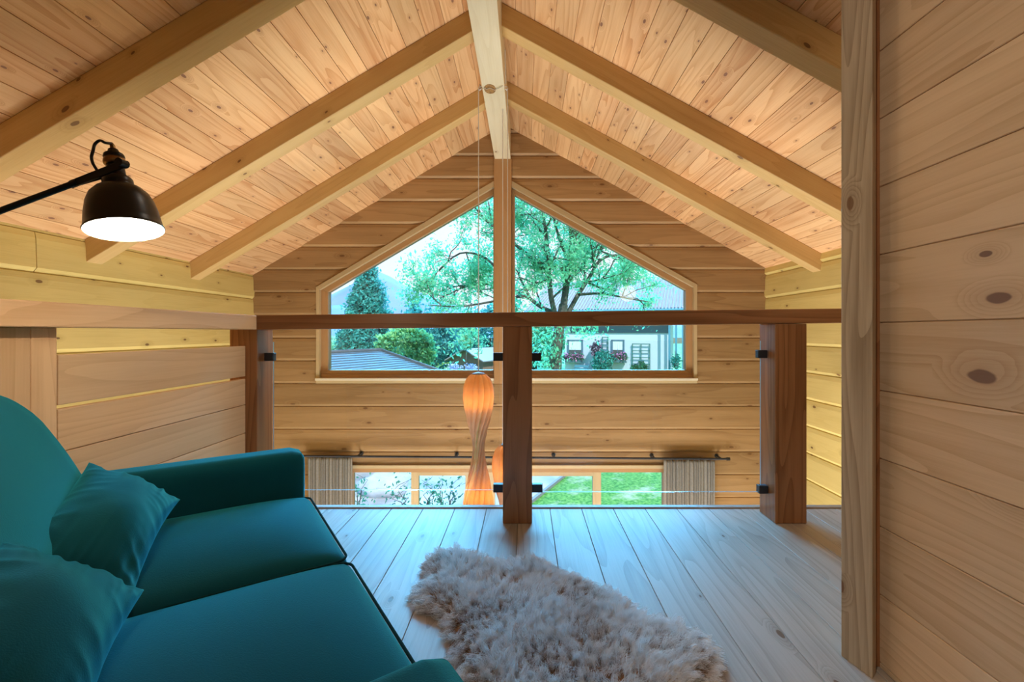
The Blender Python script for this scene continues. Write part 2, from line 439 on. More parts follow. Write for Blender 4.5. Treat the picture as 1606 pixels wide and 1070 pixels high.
for wn, (a, b, g) in wins.items():
    root = bpy.data.objects.new(wn, None); COL.objects.link(root); root.location = at(788, 601, DG) if wn == 'window_1' else at(803, 601, DG)
    ORG[root] = Vector(root.location)
    structure(root, 'left half of the gable window' if wn == 'window_1' else 'right half of the gable window')
    mb = MB(); ring(mb, a, b, DG-.035, DG+.12); mb.build('window_trim', W_TRIM, root)
    mb = MB(); ring(mb, b, g, DG+.012, DG+.10)
    lo = [(b[0][0], 587), (b[1][0], 587), (b[1][0], 593), (b[0][0], 593)]
    p0, p1 = at(min(b[0][0],b[1][0]), 593, DG), at(max(b[0][0],b[1][0]), 587, DG)
    mb.bx(p0.x, p1.x, DG-.004, DG+.02, p0.z, p1.z, 0); mb.build('window_frame', W_FRAME, root, bevel=.003)
    mb = MB(); p0, p1 = at(min(a[0][0],a[1][0]), 594.5, DG), at(max(a[0][0],a[1][0]), 592.6, DG)
    mb.bx(p0.x, p1.x, DG-.06, DG+.02, p0.z-.012, p1.z, 0); mb.build('window_sill', plain('pale_sill', (.80,.74,.62), .35), root, bevel=.002)
    mb = MB(); q = [at(*p, DG) for p in g]
    mb.prism([(p.x + (.006 if p.x > q[0].x + 2 or p.x < q[0].x-2 else 0), p.z) for p in q], V(0, DG+.055, 0), V(0,.004,0), V(1,0,0), V(0,0,1))
    mb.build('pane', M_GLASS, root)
mb = MB(); mb.bx((775.2-VX)*DG/F, (802.4-VX)*DG/F, DG-.05, DG+.13, at(0,601,DG).z, RBZ+.001, 2)
structure(mb.build('trim_3', W_FRAME, bevel=.003), 'upright timber post between the two halves of the gable window')

# ------------------------------------------------------------------ sliding doors below
d1 = bpy.data.objects.new('door_1', None); COL.objects.link(d1); d1.location = V(0, DG, LOW); ORG[d1] = Vector(d1.location)
structure(d1, 'wide wooden sliding glass doors to the terrace below')
def px(x, D=DG): return (x-VX)*D/F
def pz(y, D=DG): return H + (VY-y)*D/F
mb = MB()
mb.bx(px(538), px(1054), DG-.05, DG+.02, pz(733), pz(728), 0); mb.build('door_trim', W_TRIM, d1, bevel=.002)
mb = MB()
mb.bx(px(543), px(1050), DG-.005, DG+.15, pz(741), pz(732), 0)
mb.bx(px(543), px(549), DG-.005, DG+.15, LOW, pz(741), 2); mb.bx(px(1044), px(1050), DG-.005, DG+.15, LOW, pz(741), 2)
mb.bx(px(543), px(1050), DG-.005, DG+.15, LOW-.02, LOW+.03, 0); mb.build('door_frame', W_FRAME, d1, bevel=.002)
for (a, b, st, yy, top) in ((543, 652, (0, 8), .10, 743), (936, 1050, (8, 0), .10, 743.5), (643.5, 753, (12, 24), .03, 748), (753, 943.5, (23, 13), .03, 748.5)):
    mb = MB(); y0 = DG + yy
    mb.bx(px(a), px(a+max(st[0], 4)), y0, y0+.05, LOW+.03, pz(736 if yy < .05 else 741), 2)
    mb.bx(px(b-max(st[1], 4)), px(b), y0, y0+.05, LOW+.03, pz(736 if yy < .05 else 741), 2)
    mb.bx(px(a), px(b), y0+.001, y0+.049, pz(top), pz(736 if yy < .05 else 741)-.001, 0)
    mb.bx(px(a), px(b), y0+.001, y0+.049, LOW+.03, LOW+.14, 0)
    sash = mb.build('sash', W_TRIM, d1, bevel=.002)
    mb = MB(); mb.bx(px(a+max(st[0],4))-.01, px(b-max(st[1],4))+.01, y0+.02, y0+.026, LOW+.13, pz(top)+.01, 0); mb.build('pane', M_GLASS, sash)

# curtain rod and curtains
DC = DG - .12
def rodz(x): return pz(716 + (x-540)*.0068, DC)
rod = thing('curtain_rod', 'long dark curtain rod on the gable wall above the sliding doors', 'curtain rod', at(800, 718, DC))
mb = MB(); mb.tube([V(px(466,DC), DC, rodz(466)), V(px(1141,DC), DC, rodz(1141))], .011, 10); mb.build('pole', M_ROD, rod, smooth=True)
for e in (464, 1142):
    mb = MB(); mb.tube([V(px(e,DC)-.016, DC, rodz(e)), V(px(e,DC)+.016, DC, rodz(e))], .017, 12); mb.build('finial', M_ROD, rod)
for e in (561.5, 714, 869, 1026, 1130):
    mb = MB(); c = V(px(e,DC), DC, rodz(e))
    mb.box(c+V(-.008,-.006,.002), V(.016,0,0), V(0,DG-DC-.004,0), V(0,0,.012))
    mb.tube([c+V(0,DG-DC-.024,.006), c+V(0,DG-DC-.014,.006)], .022, 14)
    mb.build('bracket', M_ROD, rod)
def curtain(x0, x1, name, label, folds):
    mb = MB(); n = folds*12; vs, fs = [], []
    zt = rodz((x0+x1)/2) - .012; zs = [zt, zt-.03, zt-.1, zt-.4, zt-.9, LOW+.03]
    rr = [R.uniform(.45, 1.5) for _ in range(folds+2)]
    for k, z in enumerate(zs):
        for i in range(n+1):
            t = i/n; ph = t*folds*2*math.pi; q = rr[int(t*folds)]
            am = (.022 if k > 0 else .012)*q
            vs.append(V(px(x0,DC) + (px(x1,DC)-px(x0,DC))*t + .006*math.sin(ph*2.0+k*.15) + .010*math.sin(t*23+1)*math.sin(math.pi*t), DC - .0 + am*math.sin(ph + .12*k), z + (.006*math.sin(ph*.5) if k==0 else 0)))
    for k in range(len(zs)-1):
        for i in range(n):
            a = k*(n+1)+i; fs.append([a, a+1, a+n+2, a+n+1])
    mb.add(vs, fs); o = mb.build(name, M_CURT, org=V(px((x0+x1)/2,DC), DC, LOW+.03), smooth=True)
    so = o.modifiers.new('thick', 'SOLIDIFY'); so.thickness = .003
    return tag(o, label, 'curtain', 'linen curtains')
curtain(482, 552, 'curtain', 'greige pleated linen curtain at the left end of the rod', 17)
curtain(1041, 1121, 'curtain', 'greige pleated linen curtain at the right end of the rod', 18)

# ------------------------------------------------------------------ railings
DP = 2.328
rl = thing('glass_railing', 'timber railing with two glass panels along the loft edge', 'railing', V(0, DP+.07, 0))
def post(x0, x1, y0, y1, z1, par): 
    mb = MB(); mb.bx(x0, x1, y0, y1, .0005, z1, 2); return mb.build('post', W_POST, par, bevel=.004)
PX = [((360-VX)*DP/F, (403-VX)*DP/F), ((788.5-VX)*DP/F, (834.5-VX)*DP/F), ((1216-VX)*DP/F, (1265.5-VX)*DP/F)]
for k, (a, b) in enumerate(PX): post(a, b, DP, DP+(.147, .147, .158)[k], (.988, 1.003, 1.016)[k], rl)
za, zb = pz(494.6, DP), pz(484, DP); xa, xb = (403-VX)*DP/F, (1316-VX)*DP/F
sl = (zb-za)/(xb-xa)
mb = MB(); th = 22.6*DP/F
mb.box(V(xa, DP-.006, za-th), V(XR-.02-xa, 0, (XR-.02-xa)*sl), V(0,.165,0), V(0,0,th)); mb.build('handrail', W_POST, rl, bevel=.004)
GY = DP + .082
for (x0, x1, t0, b0) in ((429, 783.5, 536.5, 768.5), (839, 1192.5, 534.5, 771.5)):
    p0, p1 = at(x0, b0, GY), at(x1, t0, GY)
    mb = MB(); y0, y1 = GY-.005, GY+.005
    mb.bx(p0.x, p1.x, y0, y1, p0.z, p1.z, 0); mb.m = [1]*6; mb.m[2] = mb.m[3] = 0
    # faces that look along Y stay clear, the four rims are polished edges
    mb.m = [0 if abs((Vector(mb.v[f[1]])-Vector(mb.v[f[0]])).cross(Vector(mb.v[f[2]])-Vector(mb.v[f[1]])).normalized().y) > .9 else 1 for f in mb.f]
    mb.build('glass_panel', [M_RGLASS, M_GEDGE], rl)
for (cx, cy) in ((422, 560), (782, 560), (840.5, 560), (1195.5, 555.5), (421, 764), (782, 766), (842.5, 766), (1197, 768)):
    c = at(cx, cy, GY-.01); mb = MB(); w = .028 if 700 < cx < 900 else .024
    mb.bx(c.x-w, c.x+w, GY-.017, GY+.017, c.z-.021, c.z+.021, 0); mb.build('clamp', M_CLAMP, rl, bevel=.003)
for z_ in (pz(560,DP), pz(766,DP)):                                   # the small end plates on the far side of the right post
    mb = MB(); mb.bx(PX[2][1]-.001, PX[2][1]+.012, GY-.017, GY+.017, z_-.025, z_+.02, 0); mb.build('clamp', M_CLAMP, rl, bevel=.002)

sr = thing('stair_railing', 'plank clad timber railing along the stairwell behind the sofa', 'railing', V(-1.43, 1.3, 0))
mb = MB(); mb.box(V(-1.361, 2.327, za-th), V(0, -3.9, 0), V(-.15,0,0), V(0,0,th)); mb.build('handrail', W_PANEL, sr, bevel=.004)
xq = -1.28*S
mb = MB(); mb.bx(xq-.15, xq, 1.188*S, 1.255*S, .0005, za-th, 2, rnd=.75); mb.bx(xq-.15, xq, 1.103*S, 1.1875*S, .0005, za-th, 2, rnd=.2)
mb.build('post', W_PANEL, sr, bevel=.003)
zt = .9025
for h, gap in ((.153, .013), (.124+.006, .003), (.14, .003), (.14, .003), (.14, .003), (.14, .0)):
    mb = MB(); mb.bx(xq-.026, xq, 1.255*S+.002, DP-.0015, zt-h, zt, 1); mb.build('plank', W_PANEL, sr, bevel=.002); zt -= h + gap

# ------------------------------------------------------------------ pendant lamps
DPN = 3.4
def veneer():
    m, t, b, N, L = nt('veneer'); t.nodes.remove(b); out = t.nodes['Material Output']
    tc = N('ShaderNodeTexCoord'); n = N('ShaderNodeTexNoise'); n.inputs['Scale'].default_value = 30
    L(tc.outputs['Object'], n.inputs['Vector'])
    col = mixc(N, L, n.outputs['Fac'], (.50,.39,.31), (.40,.29,.21))
    d = N('ShaderNodeBsdfDiffuse'); L(col, d.inputs[0]); tr = N('ShaderNodeBsdfTranslucent'); tr.inputs[0].default_value = (.85,.40,.11,1)
    mx = N('ShaderNodeMixShader'); mx.inputs[0].default_value = .34; L(d.outputs[0], mx.inputs[1]); L(tr.outputs[0], mx.inputs[2]); L(mx.outputs[0], out.inputs[0])
    return m
M_VEN = veneer(); M_BULB = plain('warm_bulb', (1,.8,.5), .5, emit=(1,.62,.22), es=14)
rp = [(0,.040),(.015,.066),(.04,.088),(.09,.104),(.15,.1075),(.22,.100),(.30,.082),(.38,.060),(.44,.046),(.49,.041),(.54,.045),(.60,.056),(.68,.075),(.76,.093),(.84,.106),(.90,.110),(.95,.104),(1,.088)]
def shade_mesh(Ht):
    mb = MB(); vs, fs, uvs = [], [], []; nz = 90; ns = 13
    def rad(t):
        for (a, ra), (b, rb_) in zip(rp, rp[1:]):
            if t <= b: k = (t-a)/(b-a); k = k*k*(3-2*k)*.4 + k*.6; return ra + (rb_-ra)*k
        return rp[-1][1]
    for s in range(ns):
        for i in range(nz+1):
            t = i/nz; q = min(max((t-.12)/.76, 0), 1); ph = -1.95*(q*q*(3-2*q)) - .75
            r = rad(t); th0 = 2*math.pi*s/ns + ph; w = 2*math.pi/ns
            for k, (dth, dr) in enumerate(((-.5*w, .80), (-.22*w, 1.02), (.14*w, 1.08), ((.22 if s in (0, ns-1) else .56)*w, 1.05 if s in (0, ns-1) else .79))):
                vs.append(V(r*dr*math.cos(th0+dth), r*dr*math.sin(th0+dth), -t*Ht))
        b0 = s*(nz+1)*4
        for i in range(nz):
            for k in range(3):
                a = b0+i*4+k; fs.append([a, a+1, a+5, a+4])
    mb.add(vs, fs); return mb
def pendant(pos, Ht, ztop_cable, label, hook):
    t = thing('pendant_lamp', label, 'lamp', pos, 'twisted veneer pendant lamps')
    mb = shade_mesh(Ht); mb.v = [tuple(Vector(p)+pos) for p in mb.v]; sh = mb.build('lamp_shade', M_VEN, t, smooth=True)
    mb = MB(); mb.lathe([(0,.012),(.012,.01),(.045,.002),(.05,-.004),(0,-.006)], Matrix.Translation(pos), 20); mb.build('cap', plain('grey_cap', (.35,.33,.31), .5), t, smooth=True)
    mb = MB(); mb.tube([pos+V(0,0,.01), V(pos.x, pos.y, ztop_cable)], .0036, 6); mb.build('cable', M_STEEL, t)
    mb = MB()
    for q in (.2, .82):
        mb = MB(); mb.lathe([(.001,.03),(.02,.022),(.027,0),(.02,-.022),(.001,-.03)], Matrix.Translation(pos + V(0,0,-q*Ht)), 14)
        mb.build('bulb', M_BULB, t, smooth=True)
    return t
PL = at(750.5, 586, DPN); HK = at(749, 140, DPN).z
pendant(PL, 240*DPN/F, HK, 'twisted glowing wood veneer pendant lamp hanging left of the central railing post', 0)
P2 = at(796, 697, DPN+.02); pendant(P2, 240*DPN/F, HK, 'lower twisted veneer pendant lamp half hidden by the central railing post', 1)
P3 = at(788.5, 860, DPN+.3); pendant(P3, 240*DPN/F, HK, 'third pendant lamp, only its thin pale wire showing in front of the window post', 2)
# cords wrapped round the beam, with hooks
mb = MB(); yk = DPN
mb.tube([V(RBX0-.012, yk, HK), V(RBX0-.016, yk-.01, RBZ+.03), V(RBX0-.004, yk-.02, RBZ-.008), V(RBX0+.03, yk-.04, RBZ-.012), V(kc.x-.03, kc.y-.01, RBZ-.008), V(kc.x, kc.y-.03, RBZ-.009),
         V(kc.x+.035, kc.y, RBZ-.008), V(RBX1-.02, yk-.05, RBZ-.01), V(RBX1+.008, yk-.05, RBZ+.02), V(RBX1+.012, yk-.2, RBZ+.17)], .003, 6)
tag(mb.build('lamp_cord', plain('pale_cord', (.55,.5,.42), .6), org=kc, smooth=True), 'thin pale cord looped under the ridge beam at the knot', 'cord')
for (hx, lab) in ((RBX0-.014, 'small steel hook on the left edge of the ridge beam'), (RBX1+.012, 'small steel hook on the right edge of the ridge beam')):
    mb = MB(); c = V(hx, yk, HK); sg = 1 if hx > -.2 else -1
    mb.tube([V((RBX1 if sg > 0 else RBX0), yk, HK+.02), c+V(sg*.006,0,.02), c+V(sg*.012,0,.005), c+V(sg*.004,0,-.008), c+V(-sg*.004,0,.002)], .0038, 6)
    tag(mb.build('hook', M_STEEL, org=c, smooth=True), lab, 'hook', 'hooks on the ridge beam')

# ------------------------------------------------------------------ wall lamp on the left
DLM = 1.09; mm = DLM/F
oc = at(196, 360, DLM)
zax = V(-.225, .09, 1).normalized(); xax = V(1, .1, 0); xax = (xax - zax*xax.dot(zax)).normalized(); yax = zax.cross(xax)
ML = Matrix.Translation(oc) @ Matrix((xax, yax, zax)).transposed().to_4x4() @ Matrix.Diagonal((.745, .745, .95, 1))
lm = thing('wall_lamp', 'black industrial bell lamp on a swing arm, lit, above the sofa', 'lamp', oc)
mb = MB()
mb.lathe([(.1005,-.002),(.1025,.001),(.099,.006),(.0965,.02),(.0925,.045),(.086,.07),(.076,.09),(.06,.105),(.042,.112),(.0395,.114),(.040,.118),(.0395,.130),(.035,.136),(.024,.138),(.001,.138)], ML, 56)
mb.lathe([(.1005,-.002),(.096,.006),(.090,.045),(.083,.068),(.073,.088),(.057,.102),(.03,.11),(.001,.111)], ML, 56, 1)
mb.build('lamp_shade', [plain('brown_black_enamel', (.03,.024,.02), .32, .2, .5), M_WHITEIN], lm, smooth=True)
mb = MB(); mb.lathe([(.001,.004),(.02,.006),(.036,.018),(.042,.038),(.036,.06),(.022,.076),(.014,.09),(.014,.108)], ML, 28)
mb.build('bulb', plain('white_bulb', (1,1,1), .5, emit=(1,.95,.86), es=26), lm, smooth=True)
mb = MB()
mb.lathe([(.001,.137),(.022,.138),(.0235,.146),(.0225,.170),(.020,.173)], ML, 24, 0)
mb.lathe([(.0235,.171),(.029,.173),(.030,.180),(.027,.188),(.0235,.189)], ML, 24, 1)
mb.lathe([(.026,.187),(.028,.192),(.026,.199),(.015,.206),(.0135,.212),(.011,.214),(.001,.214)], ML, 24, 0)
mb.lathe([(.0068,.213),(.0072,.223),(.005,.228),(.001,.229)], ML, 16, 1)
mb.build('socket', [M_BLACK, M_BRASS], lm, smooth=True)
pr = at(194, 257, DLM-.035); pm = at(118, 287, DLM-.03); pe = at(0, 331, DLM-.08)
wallp = V(-1.60, .62, 1.02)
mb = MB()
d_ = (pm-pr).normalized(); up_ = V(0,0,1) - d_*d_.z; up_.normalize(); sd = d_.cross(up_)
mb.prism([(-.0085,-.003),(.0085,-.003),(.0085,.003),(-.0085,.003)], pr, pm-pr + d_*.012, up_, sd)
mb.tube([pr - sd*.014, pr + sd*.006], .0085, 12)
mb.prism([(-.008,-.003),(.003,-.003),(.003,.003),(-.008,.003)], ML @ V(-.012,-.006,.15) , pm - (ML @ V(-.012,-.006,.15)), up_, sd)
mb.tube([pm - d_*.004, pe, pe + (pe-pm)*1.0, wallp], .0068, 12)
mb.build('arm', M_BLACK, lm, bevel=.001)
mb = MB(); mb.tube([wallp + V(.014,0,0), wallp], .05, 24); mb.build('wall_plate', M_BLACK, lm)
tp = ML @ V(0,0,.229)
def bez(pts, n=8):
    out = []; P_ = [pts[0]] + pts + [pts[-1]]
    for i in range(1, len(P_)-2):
        for k in range(n):
            t = k/n; a, b, c, d = P_[i-1:i+3]
            out.append(.5*((2*b) + (c-a)*t + (2*a-5*b+4*c-d)*t*t + (3*b-a-3*c+d)*t**3))
    out.append(pts[-1]); return out
mb = MB(); mb.tube(bez([tp, at(165, 224, DLM), at(157, 220.5, DLM), at(149, 226, DLM), at(146, 236, DLM-.01), at(143.5, 247, DLM-.015), at(146, 257, DLM-.02), at(151.5, 266, DLM-.022)]), .0032, 8)
mb.build('cord', M_BLACK, lm, smooth=True)

# ------------------------------------------------------------------ sofa
def velvet():
    m, t, b, N, L = nt('teal_velvet')
    tc = N('ShaderNodeTexCoord'); n = N('ShaderNodeTexNoise'); n.inputs['Scale'].default_value = 3.5; n.inputs['Detail'].default_value = 4
    L(tc.outputs['Object'], n.inputs['Vector'])
    n2 = N('ShaderNodeTexNoise'); n2.inputs['Scale'].default_value = 420; L(tc.outputs['Object'], n2.inputs['Vector'])
    f = math_(N, L, 'ADD', maprange(N, L, n.outputs['Fac'], .3, .7, 0, .7), math_(N, L, 'MULTIPLY', n2.outputs['Fac'], .3))
    L(mixc(N, L, f, (.0004,.048,.064), (.0004,.070,.088)), b.inputs['Base Color'])
    b.inputs['Roughness'].default_value = .85; b.inputs['Specular IOR Level'].default_value = .12
    b.inputs['Sheen Weight'].default_value = 1; b.inputs['Sheen Roughness'].default_value = .45; b.inputs['Sheen Tint'].default_value = (.06,.72,.95,1)
    bp = N('ShaderNodeBump'); bp.inputs['Strength'].default_value = .25; bp.inputs['Distance'].default_value = .002
    L(n2.outputs['Fac'], bp.inputs['Height']); L(bp.outputs[0], b.inputs['Normal'])
    return m
M_VEL = velvet(); M_PIPE = plain('dark_piping', (.002,.035,.04), .8, 0, .1)
SF = V(-.739, 1.578, 0)                        # far front corner of the seat
sa = V(-.570, .8216, 0).normalized(); sn = V(.8216, .570, 0).normalized()
def sp_(a, t, z): return SF + sa*a + sn*t + V(0,0,z)
def soft(a0, a1, t0, t1, z0, z1, r, dome=0, n=18, fn=None):
    """rounded upholstered block in sofa axes (a along the front, t towards the front, z up)"""
    mb = MB(); hx, hy, hz = (a1-a0)/2, (t1-t0)/2, (z1-z0)/2; c = V((a0+a1)/2, (t0+t1)/2, (z0+z1)/2)
    bm = bmesh.new(); bmesh.ops.create_cube(bm, size=2); bmesh.ops.subdivide_edges(bm, edges=bm.edges[:], cuts=n, use_grid_fill=True)
    vs = []
    for v in bm.verts:
        def ax(q, h):
            s = abs(q); k = 1 - (1-s)**1.0
            return math.copysign(k, q)*h
        p = V(ax(v.co.x, hx), ax(v.co.y, hy), ax(v.co.z, hz))
        q = V(max(-hx+r, min(hx-r, p.x)), max(-hy+r, min(hy-r, p.y)), max(-hz+r, min(hz-r, p.z)))
        d = p - q
        if d.length > 1e-6:
            p = q + d.normalized()*r
        if dome:
            w = max(0, 1-(p.x/hx)**2)**.8*max(0, 1-(p.y/hy)**4)
            p.z += dome*w*(1 if p.z > 0 else -.0)
        p = p + c
        if fn: p = fn(p)
        vs.append(sp_(p.x, p.y, p.z))
    bm.verts.index_update()
    mb.add(vs, [[v.index for v in f.verts] for f in bm.faces]); bm.free(); return mb
sofa = thing('sofa', 'dark teal velvet two-seat sofa in the corner of the loft', 'sofa', sp_(-.58, -.4, 0))
W1, W2 = .54, .61; WT = W1 + W2
SH = .415
mb = soft(-WT, 0, -.70, -.015, .14, .29, .03); mb.build('base', M_VEL, sofa, smooth=True)
for (a0, a1, lab) in ((-W1+.001, -.002, 'far'), (-WT+.002, -W1-.001, 'near')):
    mb = soft(a0, a1, -.60, 0, .275, SH, .032, dome=.05, n=26); cu = mb.build('seat_cushion', M_VEL, sofa, smooth=True)
    mb = MB(); r = .03; pts = []
    e = .004
    for (x, y, s0) in ((a0+r, -r, math.pi/2), ):
        pass
    loop = [(a0+e+.012, -.58)] + [(a0+e+r-r*math.cos(k*math.pi/8*.5), -e-r+r*math.sin(k*math.pi/8*.5)) for k in range(9)] + [(a1-e-r+r*math.sin(k*math.pi/16), -e-r+r*math.cos(k*math.pi/16)) for k in range(9)] + [(a1-e-.012, -.58)]
    mb.tube([sp_(x, y, SH-.006) for x, y in loop], .0032, 8); mb.build('piping', M_PIPE, cu, smooth=True)
for (a0, a1, t1) in ((.002, .125, -.012), (-WT-.125, -WT-.002, -.03)):
    mb = soft(a0, a1, -.71, t1, .13, .564, .036, n=16); mb.build('armrest', M_VEL, sofa, smooth=True)
def lean(p):
    k = max(0, (p.z-.3)); p = p.copy(); p.y -= .30*k + .12*k*k
    p.y += .02*math.sin(max(0,min(1,(p.z-.38)/.4))*math.pi)
    return p
mb = soft(-WT, 0, -.70, -.475, .25, .842, .10, n=24, fn=lean); mb.build('backrest', M_VEL, sofa, smooth=True)
for a in (-.02, -WT+.02):
    for t in (-.06, -.66):
        mb = MB(); mb.tube([sp_(a, t, .14), sp_(a, t, .0005)], [.024, .015], 12); mb.build('leg', M_BLACK, sofa)

def pillow(c, wx, hy, nrm, w, h, th, name, label, seed):
    mb = MB(); n = 64; vs, fs = [], []
    rid = lambda q: 1 - 2*abs(mnoise.noise(q))
    for side in (1, -1):
        for i in range(n+1):
            for j in range(n+1):
                u, v = -1+2*i/n, -1+2*j/n
                e = (max(0, 1-u*u)**.62)*(max(0, 1-v*v)**.62)
                pu = u*(1 - .13*(1-v*v)); pv = v*(1 - .13*(1-u*u))
                wu = max(0, abs(u)-.3)/.7; wv = max(0, abs(v)-.3)/.7
                fold = wu*rid(V(v*5+seed, u*.8, seed)) + wv*rid(V(u*5-seed, v*.8, 9+seed))
                soft_ = mnoise.noise(V(u*1.6+seed, v*1.6, 5))
                d = th*(e*(1 + .10*soft_) + .085*(fold-.6*(wu+wv))*min(1, e*4))
                vs.append(c + wx*(pu*w/2) + hy*(pv*h/2) + nrm*(side*d/2 + .012*mnoise.noise(V(u*1.3, v*1.3, seed))))
        b0 = 0 if side == 1 else (n+1)**2
        for i in range(n):
            for j in range(n):
                a = b0+i*(n+1)+j; q = [a, a+n+1, a+n+2, a+1]; fs.append(q if side == 1 else q[::-1])
    mb.add(vs, fs); o = mb.build(name, M_VEL, org=c, smooth=True)
    w_ = o.modifiers.new('weld', 'WELD'); w_.merge_threshold = .0005
    s_ = o.modifiers.new('sub', 'SUBSURF'); s_.levels = s_.render_levels = 1
    return tag(o, label, 'cushion', 'velvet cushions on the sofa')
def orient(w, h):
    ax = lambda q: sa*q[0] + sn*q[1] + V(0,0,q[2])
    wx = ax(w).normalized(); hy = ax(h); hy = (hy - wx*wx.dot(hy)*.75).normalized()
    nn = wx.cross(hy).normalized(); return wx, hy, nn if nn.z > 0 else -nn
wx, hy, nn = orient((.335,.045,.05), (.145,-.145,.115))
pillow(sp_(-.305, -.482, .53), wx, hy, nn, .45, .24, .165, 'cushion', 'teal velvet cushion at the far arm of the sofa', 1.3)
wx, hy, nn = orient((.36,.03,.04), (.12,-.15,.12))
pillow(sp_(-.80, -.515, .525), wx, hy, nn, .48, .26, .175, 'cushion', 'teal velvet cushion nearest the viewer on the sofa', 4.1)

# ------------------------------------------------------------------ sheepskin
outline = [(668,886),(684,870),(712,864),(745,872),(778,886),(808,882),(838,877),(862,888),(880,902),(915,914),(955,930),(985,950),(1015,968),(1050,976),(1085,988),(1110,1010),(1120,1040),(1108,1075),(1075,1110),(1015,1150),
           (950,1180),(870,1175),(800,1150),(752,1105),(728,1060),(716,1020),(708,985),(704,965),(690,958),(664,950),(654,935),(662,915),(680,905)]
zrug = .022
pts = [at(x, y, (H-zrug)*F/(y-VY)) for x, y in outline]
def in_poly(x, y):
    c = False; n = len(pts)
    for i in range(n):
        a, b = pts[i], pts[i-1]
        if (a.y > y) != (b.y > y) and x < (b.x-a.x)*(y-a.y)/(b.y-a.y)+a.x: c = not c
    return c
def edge_d(x, y):
    p = V(x, y, 0); best = 9
    for i in range(len(pts)):
        a, b = pts[i-1].copy(), pts[i].copy(); a.z = b.z = 0
        t = max(0, min(1, (p-a).dot(b-a)/max((b-a).length_squared, 1e-9))); best = min(best, (p-a-(b-a)*t).length)
    return best
g = .016; x0, x1 = min(p.x for p in pts)-.02, max(p.x for p in pts)+.02; y0, y1 = min(p.y for p in pts)-.02, max(p.y for p in pts)+.02
nx, ny = int((x1-x0)/g)+1, int((y1-y0)/g)+1
mb = MB(); ids = {}; vs = []; fs = []
def vid(i, j):
    if (i, j) not in ids:
        x, y = x0+i*g, y0+j*g; d = edge_d(x, y) if in_poly(x, y) else 0
        h = .006 + .030*min(1, d/.06)**.5 + .010*mnoise.noise(V(x*9, y*9, 2))*min(1, d/.06)
        ids[(i, j)] = len(vs); vs.append(V(x, y, max(.004, h)))
    return ids[(i, j)]
for i in range(nx):
    for j in range(ny):
        if in_poly(x0+(i+.5)*g, y0+(j+.5)*g): fs.append([vid(i,j), vid(i+1,j), vid(i+1,j+1), vid(i,j+1)])
mb.add(vs, fs)
def furmat():
    m, t, b, N, L = nt('fleece')
    at_ = N('ShaderNodeAttribute', attribute_name='along'); lk = N('ShaderNodeAttribute', attribute_name='rnd')
    f = maprange(N, L, math_(N, L, 'ADD', at_.outputs['Fac'], math_(N, L, 'MULTIPLY', math_(N, L, 'SUBTRACT', lk.outputs['Fac'], .5), .5)), .02, .6, 0, 1)
    c = mixc(N, L, f, (.28,.135,.06), (.92,.91,.90))
    L(c, b.inputs['Base Color']); b.inputs['Roughness'].default_value = .8; b.inputs['Specular IOR Level'].default_value = .15
    return m
M_FUR = furmat(); M_HIDE = plain('hide', (.40,.22,.11), .9)
rug = thing('sheepskin_rug', 'fluffy cream and tan sheepskin rug lying on the loft floor', 'rug', V(.1, 1.45, 0))
mb.build('hide', M_HIDE, rug, smooth=True)
rg = np.random.default_rng(12); locks = []
while len(locks) < 3600:
    x, y = rg.uniform(x0, x1), rg.uniform(y0, y1)
    if in_poly(x, y): locks.append((x, y))
allv, alng, arnd = [], [], []; NS, SEG = 40, 5
tt = np.linspace(0, 1, SEG+1)
cen = np.array([sum(p.x for p in pts)/len(pts), sum(p.y for p in pts)/len(pts)])
